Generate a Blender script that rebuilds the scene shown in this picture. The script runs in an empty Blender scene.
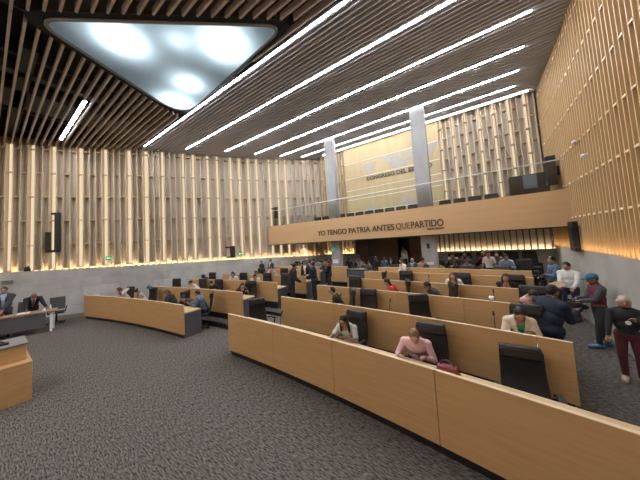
import bpy, bmesh, math, random
from mathutils import Vector, Matrix
PI = math.pi
SC = bpy.context.scene
COL = SC.collection

# ---------------------------------------------------------------- camera, world, exposure
F_PX, CAM_YAW, CAM_PITCH, CAM_ROLL, CAM_H = 237.2, 36.08, 3.67, -3.46, 2.65
cy_, cp_, cr_ = (math.radians(a) for a in (CAM_YAW, CAM_PITCH, CAM_ROLL))
fwd = Vector((-math.sin(cy_)*math.cos(cp_), math.cos(cy_)*math.cos(cp_), math.sin(cp_)))
rgt = Vector((math.cos(cy_), math.sin(cy_), 0)); upv = rgt.cross(fwd)
rg2 = rgt*math.cos(cr_) + upv*math.sin(cr_); up2 = -rgt*math.sin(cr_) + upv*math.cos(cr_)
cam = bpy.data.cameras.new('camera'); camo = bpy.data.objects.new('camera', cam); COL.objects.link(camo)
m = Matrix((rg2, up2, -fwd)).transposed().to_4x4(); m.translation = (0, 0, CAM_H); camo.matrix_world = m
cam.sensor_width = 36; cam.lens = F_PX*36/640; cam.shift_x = 0.01953; cam.shift_y = -0.01844
cam.clip_start = 0.05; cam.clip_end = 200
SC.camera = camo
W = bpy.data.worlds.new('world'); SC.world = W; W.use_nodes = True
W.node_tree.nodes['Background'].inputs[0].default_value = (0.6, 0.65, 0.75, 1)
W.node_tree.nodes['Background'].inputs[1].default_value = 0.02
SC.view_settings.view_transform = 'Standard'; SC.view_settings.look = 'None'
SC.view_settings.exposure = 0.30; SC.view_settings.gamma = 1
LED = 75.0          # white ceiling lines
WARM = 36.0         # warm cove strips
SC.cycles.max_bounces = 6; SC.cycles.diffuse_bounces = 4

# ---------------------------------------------------------------- materials
def mat(name, col, rough=0.6, var=None, scale=(1, 1, 1), noise=4.0, amt=0.5, metal=0.0, bump=0.0, spec=0.5, detail=4.0, coord='Object'):
    M = bpy.data.materials.new(name); M.use_nodes = True
    nt = M.node_tree; b = nt.nodes['Principled BSDF']
    b.inputs['Roughness'].default_value = rough; b.inputs['Metallic'].default_value = metal
    b.inputs['Specular IOR Level'].default_value = spec
    tc = nt.nodes.new('ShaderNodeTexCoord'); mp = nt.nodes.new('ShaderNodeMapping')
    nt.links.new(tc.outputs[coord], mp.inputs[0]); mp.inputs['Scale'].default_value = scale
    nz = nt.nodes.new('ShaderNodeTexNoise'); nz.inputs['Scale'].default_value = noise; nz.inputs['Detail'].default_value = detail
    nt.links.new(mp.outputs[0], nz.inputs['Vector'])
    rp = nt.nodes.new('ShaderNodeValToRGB')
    v = var or tuple(c*0.85 for c in col)
    rp.color_ramp.elements[0].color = (*v, 1); rp.color_ramp.elements[1].color = (*col, 1)
    rp.color_ramp.elements[0].position = 0.5-amt/2; rp.color_ramp.elements[1].position = 0.5+amt/2
    nt.links.new(nz.outputs['Fac'], rp.inputs[0]); nt.links.new(rp.outputs[0], b.inputs['Base Color'])
    if bump:
        bp = nt.nodes.new('ShaderNodeBump'); bp.inputs['Strength'].default_value = bump; bp.inputs['Distance'].default_value = 0.01
        nt.links.new(nz.outputs['Fac'], bp.inputs['Height']); nt.links.new(bp.outputs[0], b.inputs['Normal'])
    return M
def emat(name, col, s):
    M = bpy.data.materials.new(name); M.use_nodes = True
    nt = M.node_tree; nt.nodes.remove(nt.nodes['Principled BSDF'])
    e = nt.nodes.new('ShaderNodeEmission'); e.inputs[0].default_value = (*col, 1); e.inputs[1].default_value = s
    nt.links.new(e.outputs[0], nt.nodes['Material Output'].inputs[0]); return M
M = {}
M['oak'] = mat('oak_laminate', (0.57, 0.35, 0.158), 0.45, (0.49, 0.285, 0.12), (0.5, 0.5, 9), 3, 0.5)
M['oak_edge'] = mat('oak_edge', (0.78, 0.62, 0.42), 0.5, (0.66, 0.5, 0.31), (1, 1, 1), 6)
M['worktop'] = mat('worktop_oak', (0.62, 0.45, 0.26), 0.35, (0.52, 0.36, 0.2), (1, 8, 1), 4)
M['facia'] = mat('balcony_oak', (0.55, 0.36, 0.19), 0.5, (0.5, 0.32, 0.165), (0.3, 0.3, 8), 2, 0.5)
M['battenR'] = mat('honey_batten', (0.60, 0.42, 0.22), 0.5, (0.52, 0.35, 0.17), (3, 3, 0.6), 3)
M['backR'] = mat('honey_backing', (0.42, 0.28, 0.13), 0.6, (0.36, 0.23, 0.10), (3, 3, 0.5), 3)
M['fin'] = mat('pale_fin', (0.62, 0.50, 0.34), 0.55, (0.54, 0.42, 0.27), (3, 3, 0.6), 3)
M['backL'] = mat('pale_backing', (0.55, 0.50, 0.44), 0.7, (0.40, 0.355, 0.31), (1.2, 1.2, 0.4), 1.6, 0.7)
M['block'] = mat('fin_block', (0.6, 0.42, 0.24), 0.6)
M['slat'] = mat('ceiling_slat', (0.60, 0.54, 0.51), 0.6, (0.53, 0.47, 0.445), (0.4, 3, 3), 3)
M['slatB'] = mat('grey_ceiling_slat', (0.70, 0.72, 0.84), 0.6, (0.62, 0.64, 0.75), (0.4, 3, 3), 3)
M['plenum'] = mat('dark_plenum', (0.022, 0.027, 0.04), 0.9, (0.012, 0.015, 0.024), (1, 1, 1), 1)
M['duct'] = mat('plenum_duct', (0.09, 0.10, 0.12), 0.6)
M['column'] = mat('column_stone', (0.34, 0.34, 0.345), 0.7, (0.26, 0.26, 0.265), (2, 2, 0.5), 2)
M['grey'] = mat('charcoal_laminate', (0.095, 0.095, 0.105), 0.6, (0.08, 0.08, 0.088))
M['black'] = mat('black_plastic', (0.012, 0.012, 0.013), 0.5)
M['leather'] = mat('black_leather', (0.017, 0.016, 0.017), 0.42, (0.012, 0.011, 0.012), (1, 1, 1), 30, 0.6, bump=0.1)
M['seatfab'] = mat('black_seat_fabric', (0.012, 0.012, 0.013), 0.85)
M['chrome'] = mat('chrome', (0.6, 0.6, 0.6), 0.25, metal=1.0)
M['white'] = mat('white_paper', (0.8, 0.8, 0.78), 0.7)
M['letter'] = mat('dark_bronze_letter', (0.075, 0.05, 0.035), 0.5)
M['darkwood'] = mat('dark_walnut', (0.085, 0.042, 0.026), 0.35, (0.06, 0.03, 0.018), (1, 1, 6), 2)
M['darkgrey'] = mat('dark_grey_paint', (0.07, 0.07, 0.078), 0.7)
M['gold'] = mat('gallery_panel', (0.50, 0.39, 0.21), 0.5, (0.40, 0.30, 0.15), (2.5, 1, 0.3), 2, 0.6)
M['motif'] = mat('grey_inlay', (0.42, 0.41, 0.40), 0.6)
M['line'] = mat('white_wall_line', (0.85, 0.85, 0.80), 0.4)
M['led'] = emat('white_led', (0.93, 0.96, 1.0), LED)
M['led_dim'] = emat('white_led_small', (1.0, 0.98, 0.96), LED*0.2)
M['warm'] = emat('warm_led', (1.0, 0.74, 0.44), WARM)
M['warm_r'] = emat('warm_led_batten', (1.0, 0.74, 0.44), 42.0)
M['gapfin'] = mat('dark_gap_fin', (0.10, 0.065, 0.04), 0.7)
M['warm_hi'] = emat('warm_led_strong', (1.0, 0.66, 0.33), WARM*1.6)
M['glow'] = emat('backlit_panel', (1.0, 0.80, 0.54), 0.72)
M['exit'] = emat('exit_green', (0.02, 0.33, 0.12), 0.9)
M['exitw'] = emat('exit_white', (0.7, 1.0, 0.8), 1.0)
def carpet():
    X = mat('grey_carpet', (0.20, 0.178, 0.157), 0.95, (0.024, 0.021, 0.019), (1, 1, 1), 1.0, 0.26, spec=0.1, detail=1.0)
    nt = X.node_tree; nz = [n for n in nt.nodes if n.type == 'TEX_NOISE'][0]; mp = [n for n in nt.nodes if n.type == 'MAPPING'][0]
    mp.inputs['Rotation'].default_value = (0, 0, math.radians(8)); mp.inputs['Scale'].default_value = (13, 58, 58)
    nz.inputs['Scale'].default_value = 1.0; nz.inputs['Detail'].default_value = 3; nz.inputs['Roughness'].default_value = 0.75
    return X
M['carpet'] = carpet()
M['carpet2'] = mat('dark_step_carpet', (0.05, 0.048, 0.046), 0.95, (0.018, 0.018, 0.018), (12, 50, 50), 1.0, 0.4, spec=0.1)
def stone(name, c1, c2, w, h, vertical=False):
    X = bpy.data.materials.new(name); X.use_nodes = True; nt = X.node_tree; b = nt.nodes['Principled BSDF']
    b.inputs['Roughness'].default_value = 0.55
    uv = nt.nodes.new('ShaderNodeUVMap'); br = nt.nodes.new('ShaderNodeTexBrick')
    br.offset = 0.5; br.inputs['Scale'].default_value = 1.0
    br.inputs['Brick Width'].default_value = w; br.inputs['Row Height'].default_value = h
    br.inputs['Mortar Size'].default_value = 0.004; br.inputs['Bias'].default_value = 0.0
    br.inputs['Color1'].default_value = (*c1, 1); br.inputs['Color2'].default_value = (*c2, 1)
    br.inputs['Mortar'].default_value = (*(c*0.85 for c in c2), 1)
    nz = nt.nodes.new('ShaderNodeTexNoise'); nz.inputs['Scale'].default_value = 1.6; nz.inputs['Detail'].default_value = 6
    mx = nt.nodes.new('ShaderNodeMixRGB'); mx.blend_type = 'OVERLAY'; mx.inputs[0].default_value = 0.35
    nt.links.new(uv.outputs[0], br.inputs[0]); nt.links.new(uv.outputs[0], nz.inputs['Vector'])
    nt.links.new(br.outputs[0], mx.inputs[1]); nt.links.new(nz.outputs['Fac'], mx.inputs[2])
    nt.links.new(mx.outputs[0], b.inputs['Base Color']); return X
M['stone'] = stone('grey_limestone', (0.47, 0.465, 0.455), (0.36, 0.36, 0.355), 1.5, 0.42)
M['stoneR'] = stone('warm_grey_stone', (0.44, 0.42, 0.385), (0.40, 0.385, 0.355), 1.2, 1.3)

# ---------------------------------------------------------------- mesh helpers
def box(bm, lo, hi, mi=0, T=None):
    vs = [bm.verts.new((x, y, z)) for x in (lo[0], hi[0]) for y in (lo[1], hi[1]) for z in (lo[2], hi[2])]
    if T is not None:
        for v in vs: v.co = T @ v.co
    for f in ((0, 1, 3, 2), (4, 6, 7, 5), (0, 4, 5, 1), (2, 3, 7, 6), (0, 2, 6, 4), (1, 5, 7, 3)):
        fa = bm.faces.new([vs[i] for i in f]); fa.material_index = mi
    return vs
def prism(bm, pts, z0, z1, mi=0):
    lo = [bm.verts.new((*p[:2], z0)) for p in pts]; hi = [bm.verts.new((*p[:2], z1)) for p in pts]
    bm.faces.new(lo[::-1]).material_index = mi; bm.faces.new(hi).material_index = mi
    n = len(pts)
    for i in range(n): bm.faces.new((lo[i], lo[(i+1) % n], hi[(i+1) % n], hi[i])).material_index = mi
def tube(bm, pts, rads, n=8, mi=0, flat=None):
    rings = []; pts = [Vector(p) for p in pts]
    for i, p in enumerate(pts):
        d = (pts[min(i+1, len(pts)-1)] - pts[max(i-1, 0)]).normalized()
        a = Vector((1, 0, 0)) if abs(d.x) < 0.8 else Vector((0, 1, 0))
        u = d.cross(a).normalized(); v = d.cross(u)
        r = rads[i] if isinstance(rads, (list, tuple)) else rads
        rings.append([bm.verts.new(p + (u*math.cos(2*PI*k/n) + v*math.sin(2*PI*k/n))*r) for k in range(n)])
    for a, b in zip(rings[:-1], rings[1:]):
        for k in range(n): f = bm.faces.new((a[k], a[(k+1) % n], b[(k+1) % n], b[k])); f.material_index = mi; f.smooth = True
    bm.faces.new(rings[0][::-1]).material_index = mi; bm.faces.new(rings[-1]).material_index = mi
def ball(bm, c, r, T=None, mi=0, n=14, k=9):
    r = Vector(r) if hasattr(r, '__len__') else Vector((r, r, r)); c = Vector(c); rows = []
    for j in range(1, k):
        ph = PI*j/k; rows.append([Vector((math.sin(ph)*math.cos(2*PI*i/n), math.sin(ph)*math.sin(2*PI*i/n), math.cos(ph))) for i in range(n)])
    def P(v):
        q = Vector((v.x*r.x, v.y*r.y, v.z*r.z))
        if T is not None: q = T @ q
        return bm.verts.new(c+q)
    R = [[P(v) for v in row] for row in rows]; t = P(Vector((0, 0, 1))); b = P(Vector((0, 0, -1)))
    for i in range(n):
        fs = [bm.faces.new((t, R[0][i], R[0][(i+1) % n])), bm.faces.new((b, R[-1][(i+1) % n], R[-1][i]))]
        for a, c2 in zip(R[:-1], R[1:]): fs.append(bm.faces.new((a[i], c2[i], c2[(i+1) % n], a[(i+1) % n])))
        for f in fs: f.smooth = True; f.material_index = mi
def obj(name, bm, mats, parent=None, bevel=0, seg=2, loc=None, rot=None, sub=0):
    bmesh.ops.recalc_face_normals(bm, faces=bm.faces[:])
    me = bpy.data.meshes.new(name); bm.to_mesh(me); bm.free()
    for x in (mats if isinstance(mats, (list, tuple)) else [mats]): me.materials.append(M[x] if isinstance(x, str) else x)
    o = bpy.data.objects.new(name, me); COL.objects.link(o)
    if parent: o.parent = parent
    if loc: o.location = loc
    if rot: o.rotation_euler = rot
    if bevel:
        b = o.modifiers.new('bevel', 'BEVEL'); b.width = bevel; b.segments = seg; b.limit_method = 'ANGLE'
        if seg > 1:
            for p in me.polygons: p.use_smooth = True
            me.set_sharp_from_angle(angle=math.radians(50)) if hasattr(me, 'set_sharp_from_angle') else None
    if sub:
        s = o.modifiers.new('sub', 'SUBSURF'); s.levels = sub; s.render_levels = sub
        for p in me.polygons: p.use_smooth = True
    return o
def B(): return bmesh.new()
def thing(name, label, cat, loc=(0, 0, 0), rz=0, group=None):
    o = bpy.data.objects.new(name, None); COL.objects.link(o); o.empty_display_size = 0.1
    o.location = loc; o.rotation_euler = (0, 0, rz); o['label'] = label; o['category'] = cat
    if group: o['group'] = group
    return o
def tag(o, label, cat, group=None):
    o['label'] = label; o['category'] = cat
    if group: o['group'] = group
    return o
def struct(o): o['kind'] = 'structure'; return o
def quick(name, lo, hi, m, parent=None, bevel=0, seg=1):
    b = B(); c = [(lo[i]+hi[i])/2 for i in range(3)]
    box(b, [lo[i]-c[i] for i in range(3)], [hi[i]-c[i] for i in range(3)]); return obj(name, b, m, parent, bevel, seg, loc=c)
def dup(root, loc, rz, label, group=None):
    r = root.copy(); COL.objects.link(r); r.location = loc; r.rotation_euler = (0, 0, rz); r['label'] = label
    if group: r['group'] = group
    for ch in list(root.children):
        c = ch.copy(); COL.objects.link(c); c.parent = r
        for g in ch.children:
            d = g.copy(); COL.objects.link(d); d.parent = c
    return r

# ---------------------------------------------------------------- room shell
CEIL = 8.1; XR = 2.22; YB = 12.8
LW = [Vector(p) for p in ((-21.6, -6.0), (-17.4, .2), (-15.7, 2.76), (-13.55, 5.6), (-11.3, 9.3), (-10.45, 10.4), (-9.0, 12.0), (-8.05, YB+.2))]
S0 = (LW[1]-LW[0]).length - 5.06       # keeps s = 0 where the wall was measured from
def lw_at(s):
    s = s + S0
    for a, b in zip(LW[:-1], LW[1:]):
        L = (b-a).length
        if s <= L or b is LW[-1]:
            d = (b-a)/L; return a+d*s, d
        s -= L
def lw_total(): return sum((b-a).length for a, b in zip(LW[:-1], LW[1:])) - S0
def nrm2(d): return Vector((d.y, -d.x))
def frame(p, d, z=0):
    n = nrm2(d); T = Matrix(((d.x, n.x, 0, p.x), (d.y, n.y, 0, p.y), (0, 0, 1, z), (0, 0, 0, 1))); return T

fl = B(); box(fl, (-22, -6.2, -0.1), (XR+.3, YB+1.5, 0)); struct(obj('floor', fl, 'carpet'))
# stone base of the angled side wall
def zstone(s): return 2.17 - 0.0215*(s-5.3)
def stone_strip(name, pts, ss, zt, inward, mat_):
    b = B(); uvl = b.loops.layers.uv.new('UVMap')
    for i in range(len(pts)-1):
        p, q = pts[i], pts[i+1]; zp, zq = zt(ss[i]), zt(ss[i+1])
        n = nrm2((q-p).normalized())*inward
        vs = [(p.x, p.y, 0), (q.x, q.y, 0), (q.x, q.y, zq), (p.x, p.y, zp), (p.x-n.x*.05, p.y-n.y*.05, zp), (q.x-n.x*.05, q.y-n.y*.05, zq)]
        V = [b.verts.new(v) for v in vs]
        f = b.faces.new((V[0], V[1], V[2], V[3]))
        for lp, uv in zip(f.loops, ((ss[i], 0), (ss[i+1], 0), (ss[i+1], zq), (ss[i], zp))): lp[uvl].uv = uv
        f = b.faces.new((V[3], V[2], V[5], V[4]))
        for lp, uv in zip(f.loops, ((ss[i], 0), (ss[i+1], 0), (ss[i+1], .1), (ss[i], .1))): lp[uvl].uv = uv
    return obj(name, b, mat_)
ss = []; acc = -S0
for i, p in enumerate(LW):
    if i: acc += (LW[i]-LW[i-1]).length
    ss.append(acc)
STOT = ss[-1]
o = struct(stone_strip('wall_left', LW, ss, zstone, 1, 'stone'))
# backing boards, fins and the small blocks between them
bk = B(); fins = B(); blk = B(); glow = B(); cove = B()
s = -4.5; k = 0; GL = set()
lit = [5.49-4*1.02, 5.49-3*1.02, 5.49-2*1.02, 5.49-1.02, 5.49, 6.22, 7.2, 8.21, 9.18, 10.2, 10.95, 11.8, 12.6, 13.27, 13.98, 14.58, 15.19, 15.76, 16.35, 16.87, 17.5, 18.1, 18.7]
rnd = random.Random(4)
ZT = CEIL+0.35
while s < STOT-0.1:
    p, d = lw_at(s+.1275); T = frame(p, d); zb = zstone(s+.1275)+.01
    islit = any(abs(s+.1275-l) < .128 for l in lit)
    dep = rnd.choice((.28, .26, .24, .22))
    if islit:
        hw_ = .08 if s < 11.3 else .05; box(glow, (-hw_, -.20, zb+.05), (hw_, -.17, CEIL), 0, T); dep = .26
    box(bk, (-.128, -dep-.04, zb), (.128, -dep, ZT), 0, T)
    pf, df = lw_at(s); Tf = frame(pf, df)
    box(fins, (-.017, -.26, zb-.01), (.017, -.02, ZT), 0, Tf)
    j = 0; z = 3.32 if k % 2 == 0 else 3.32+1.14/1.0
    zz = z - 2.28 if z - 2.28 > zb else z
    while zz < CEIL:
        box(blk, (-.11, -dep, zz-.02), (.11, -.04, zz+.02), 0, T); zz += 2.28
    s += .255; k += 1
for i in range(int((STOT+4.4)/1.02)):
    a = -4.4+1.02*i; p, d = lw_at(a+.51)
    box(cove, (-.5, -.20, zstone(a)-.30), (.5, -.06, zstone(a)-.27), 0, frame(p, d))
o1 = struct(obj('wall_left.backing', bk, 'backL'))
struct(obj('wall_left.fins', fins, 'fin')); struct(obj('wall_left.fin_blocks', blk, 'block'))
struct(obj('wall_left.backlit_strips', glow, 'glow')); struct(obj('trim_1', cove, 'warm'))

# right wall: stone below, honey battens above
ZR = 2.0
struct(stone_strip('wall_right', [Vector((XR, YB+.3)), Vector((XR, -6.0))], [0, YB+6.3], lambda s: ZR, 1, 'stoneR'))
bt = B(); bb = B(); bc = B()
box(bb, (XR+.14, -6, ZR), (XR+.2, YB+.3, ZT))
y = -5.9; k = 0
while y < YB+.2:
    box(bt, (XR+.0, y-.016, ZR+.0), (XR+.15, y+.016, ZT))
    zz = 3.95 if k % 2 == 0 else 2.95
    while zz < CEIL:
        if zz < 7.9: box(bc, (XR-.008, y, zz-.022), (XR+.14, y+.17, zz+.022))
        zz += 1.94
    y += .17; k += 1
struct(obj('wall_right.backing', bb, 'backR')); struct(obj('wall_right.battens', bt, 'battenR')); struct(obj('wall_right.batten_blocks', bc, 'oak_edge'))
cv = B(); box(cv, (XR+.07, -5.9, ZR-.08), (XR+.11, YB, ZR-.05)); struct(obj('trim_2', cv, 'warm_r'))

# rear wall behind the viewer and its return
rw = B(); box(rw, (-22, -6.3, 0), (XR+.3, -6.1, 9.2)); struct(obj('wall_rear', rw, 'oak'))
# ceiling: dark plenum with services, slats
ce = B(); box(ce, (-23, -6.3, 9.2), (XR+.4, YB+.4, 9.3))
box(ce, (XR+.2, -6.3, CEIL), (XR+.3, YB+.4, 9.3)); box(ce, (-10, YB+.3, CEIL+.3), (XR+.4, YB+.4, 9.3))
for a, b in zip(LW[:-1], LW[1:]):
    d = (b-a).normalized(); box(ce, (0, -.5, CEIL+.2), ((b-a).length, -.38, 9.3), 0, frame(a, d))
struct(obj('ceiling', ce, 'plenum'))
dk = B()
for (x0, y0, x1, y1, w) in ((-20, .5, -9.8, 1.4, .35), (-14, -1, -12.5, 5, .3), (-11.5, -3, -11.2, 3, .18)):
    box(dk, (x0, y0, 8.55), (x1, y0+w if abs(x1-x0) > 4 else y1, 8.85))
for i in range(7): box(dk, (-17+2.1*i, -5, 8.75), (-16.92+2.1*i, 9, 8.82))
struct(obj('ceiling.ducts', dk, 'duct'))
TRI = [Vector(p) for p in ((-7.75, .62), (-3.55, 4.35), (-9.35, 4.75))]
def grow(tri, g):
    c = sum(tri, Vector((0, 0)))/3; return [c + (p-c)*(1+g/((p-c).length)) for p in tri]
TB = grow(TRI, .42)
def cut(tri, y):
    xs = []
    for a, b in zip(tri, tri[1:]+tri[:1]):
        if (a.y-y)*(b.y-y) < 0: xs.append(a.x+(b.x-a.x)*(y-a.y)/(b.y-a.y))
    return (min(xs), max(xs)) if len(xs) == 2 else None
def xleft(y):
    for a, b in zip(LW[:-1], LW[1:]):
        if a.y <= y <= b.y: return a.x+(b.x-a.x)*(y-a.y)/(b.y-a.y)
    return LW[-1].x if y > 5 else LW[0].x
sl = B(); LY = [4.78, 6.37, 7.98, 9.39, 10.68, 11.75]; SY = [2.03] + LY
y = -5.82
while y < 4.8:
    if min(abs(y-q) for q in LY) > .1:
        xa, xb = xleft(y)-.25, XR+.1; c = cut(TB, y)
        segs = [(xa, c[0]), (c[1], xb)] if c else [(xa, xb)]
        if abs(y-2.03) < .1: segs = [(xa, -15.25), (-10.75, c[0] if c else -10)] + ([(c[1], xb)] if c else [])
        for a, b in segs: box(sl, (a, y-.024, CEIL), (b, y+.024, CEIL+.17))
    y += .2175
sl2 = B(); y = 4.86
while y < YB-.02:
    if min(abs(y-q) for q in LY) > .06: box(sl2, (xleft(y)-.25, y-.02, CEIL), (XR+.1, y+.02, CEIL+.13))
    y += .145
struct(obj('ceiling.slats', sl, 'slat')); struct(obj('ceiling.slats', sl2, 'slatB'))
# triangular light well: rounded triangle, translucent sheet, lamps above it
def rounded(tri, r0, n=8):
    out = []
    for i, p in enumerate(tri):
        r = r0*(1, 1, 2.6)[i]
        a = (tri[i-1]-p).normalized(); b = (tri[(i+1) % 3]-p).normalized()
        q0, q1 = p+a*r, p+b*r
        for j in range(n+1):
            t = j/n; out.append(q0*(1-t)**2 + p*2*t*(1-t) + q1*t*t)
    return out
tl = thing('ceiling_light', 'huge rounded triangular white light panel set in the slatted ceiling', 'ceiling light', (-6.8, 3.3, CEIL))
def rel(pts): return [p-Vector((-6.8, 3.3)) for p in pts]
TM = bpy.data.materials.new('opal_sheet'); TM.use_nodes = True; nt = TM.node_tree; nt.nodes.remove(nt.nodes['Principled BSDF'])
tr = nt.nodes.new('ShaderNodeBsdfTranslucent'); tr.inputs[0].default_value = (0.80, 0.90, 0.96, 1); nt.links.new(tr.outputs[0], nt.nodes['Material Output'].inputs[0])
b = B(); R0 = rel(rounded(TRI, .5)); vs = [b.verts.new((p.x, p.y, 0)) for p in R0]; b.faces.new(vs[::-1])
sheet = obj('diffuser_sheet', b, TM, tl)
b = B(); R1 = rel(rounded(grow(TRI, .1), .55)); n = len(R0)
for za, zb in ((-.03, .65),):
    A = [b.verts.new((p.x, p.y, za)) for p in R0]; Bv = [b.verts.new((p.x, p.y, zb)) for p in R0]
    C = [b.verts.new((p.x, p.y, za)) for p in R1]; D = [b.verts.new((p.x, p.y, zb)) for p in R1]
    for i in range(n):
        j = (i+1) % n
        b.faces.new((A[i], A[j], Bv[j], Bv[i])); b.faces.new((C[i], D[i], D[j], C[j])); b.faces.new((A[i], C[i], C[j], A[j]))
    b.faces.new(Bv)
obj('housing', b, mat('light_box_enamel', (0.28, 0.30, 0.32), 0.6), tl)
for (x, y_, s_, e_) in ((-6.95, 2.0, .6, 12), (-5.1, 3.75, .8, 14), (-8.6, 4.1, .7, 10), (-7.3, 3.9, .5, 6), (-5.9, 2.9, .4, 2)):
    L = bpy.data.lights.new('panel_lamp', 'AREA'); L.shape = 'DISK'; L.size = s_; L.energy = e_; L.color = (.82, .95, 1)
    lo = bpy.data.objects.new('panel_lamp', L); COL.objects.link(lo); lo.parent = tl; lo.location = (x+6.8, y_-3.3, .42)
b = B(); TBr = rel(rounded(TB, .6)); R1 = rel(rounded(grow(TRI, .1), .55))
A = [b.verts.new((p.x, p.y, .02)) for p in R1]; Bv = [b.verts.new((p.x, p.y, .02)) for p in TBr]
for i in range(n): b.faces.new((A[i], A[(i+1) % n], Bv[(i+1) % n], Bv[i]))
obj('surround', b, 'plenum', tl)
# white LED lines
def led_line(y, x0, x1, label, w=.023, m='led', z=CEIL):
    t = thing('linear_light', label, 'ceiling light', ((x0+x1)/2, y, z), 0, 'white LED lines in the ceiling'); h = (x1-x0)/2
    b = B(); box(b, (-h, -w-.006, .0), (h, w+.006, .08)); obj('housing', b, 'duct', t)
    b = B(); box(b, (-h+.01, -w, -.01), (h-.01, w, .0)); obj('diffuser', b, m, t)
names = ['LED line that runs along the bottom edge of the triangular light', 'second LED line counted from the triangular light towards the balcony',
         'third LED line from the triangular light, long enough to reach towards the batten wall', 'fourth LED line from the triangular light, in front of the columns',
         'fifth LED line, touching the tops of the two columns', 'thin LED line between the column tops and the gallery wall']
for q, x0, lb in zip(LY, (-13.45, -12.4, -11.2, -10.35, -9.5, -8.7), names):
    led_line(q, x0, 1.5, lb, .023 if q < 11.2 else .013)
led_line(2.03, -15.2, -10.8, 'short lone LED line near the fin wall beyond the tip of the triangular light', .05)
for i, q in enumerate((-2.6, -3.8, -5.0)): led_line(q, -16.5, 1.0, 'unseen white LED line added behind the viewer as fill')  # extra fill lines, added out of view to brighten the hall
# cove along the gallery wall head
c = quick('trim_3', (-7.6, YB-.30, CEIL-.02), (1.95, YB-.27, CEIL+.05), 'led_dim'); struct(c)

# ---------------------------------------------------------------- back wall and gallery
YF = 10.4
bw = B(); uvl = bw.loops.layers.uv.new('UVMap')
box(bw, (-8.3, YB-.02, 0), (-5.75, YB+.01, 1.88)); box(bw, (-2.1, YB-.02, 0), (XR+.2, YB+.01, 1.90))
bw.faces.ensure_lookup_table()
for f in bw.faces:
    for lp in f.loops: lp[uvl].uv = (lp.vert.co.x+lp.vert.co.y, lp.vert.co.z)
struct(obj('wall_back', bw, mat('low_grey_wall', (0.30, 0.285, 0.275), 0.7)))
def finwall(x0, x1, z0, z1, warm, period, tagname, glowm='glow', dense=.17, panels=False):
    f = B(); bk_ = B(); g = B(); bl = B(); x = x0; k = 0; r = random.Random(int(x0*10))
    box(bk_, (x0, YB+.30, z0), (x1, YB+.34, z1))
    while x <= x1+.001:
        box(f, (x-.015, YB+.02, z0), (x+.015, YB+.30, z1))
        if x+dense <= x1+.01:
            dep = r.choice((.28, .24, .20))
            if panels: box(bk_, (x+.03, YB+.17, z0-.02), (x+dense-.015, YB+.19, z1))
            elif k % period == 0: box(g, (x+dense*.3, YB+.24, z0+.02), (x+dense*.7, YB+.26, z1-.02)); box(bk_, (x, YB+.27, z0), (x+dense, YB+.29, z1))
            else: box(bk_, (x, YB+dep, z0), (x+dense, YB+dep+.03, z1))
            zz = z0+.75+(.5 if k % 2 else 0)
            while zz < z1-.2 and z1-z0 > 1.5:
                box(bl, (x, YB+.04, zz-.02), (x+dense, YB+.25, zz+.02)); zz += 1.0
        x += dense; k += 1
    struct(obj('wall_back.backing', bk_, 'backL')); struct(obj('wall_back.fins', f, 'gapfin' if panels else 'fin'))
    if len(g.verts): struct(obj('wall_back.backlit_strips', g, glowm))
    if len(bl.verts): struct(obj('wall_back.fin_blocks', bl, 'block'))
    if warm:
        c_ = B(); box(c_, (x0, YB+.02, z0-.16), (x1, YB+.15, z0-.14)); struct(obj('trim_4', c_, warm))
finwall(-7.9, -5.95, 1.9, 2.7, 'warm', 3, 'a'); finwall(-2.05, XR, 1.9, 2.7, 'warm', 2, 'b', dense=.2, panels=True)
# dark middle part under the gallery: grey wall, door, walnut panels, lobby opening
dkw = B(); box(dkw, (-5.95, YB, 0), (-4.79, YB+.1, 2.7)); struct(obj('wall_back.grey', dkw, 'darkgrey'))
wn = B(); box(wn, (-4.79, YB-.02, 0), (-3.55, YB+.1, 2.7)); box(wn, (-3.0, YB-.02, 0), (-2.05, YB+.1, 2.7)); struct(obj('wall_back.walnut', wn, 'darkwood'))
d = struct(obj('door_1', (lambda b: (box(b, (-.19, -.03, .45), (.19, .0, 2.25)), b)[1])(B()), 'darkwood', loc=(-5.43, YB-.0, 0)))
b = B(); ball(b, (.14, -.05, 1.35), .02); struct(obj('door_handle', b, 'chrome', d))
lob = B(); box(lob, (-3.6, YB+.9, 0), (-2.9, YB+1.0, 2.7)); box(lob, (-3.65, YB, 0), (-3.55, YB+1.0, 2.7)); box(lob, (-3.0, YB, 0), (-2.9, YB+1.0, 2.7))
struct(obj('wall_lobby', lob, 'black'))
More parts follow.
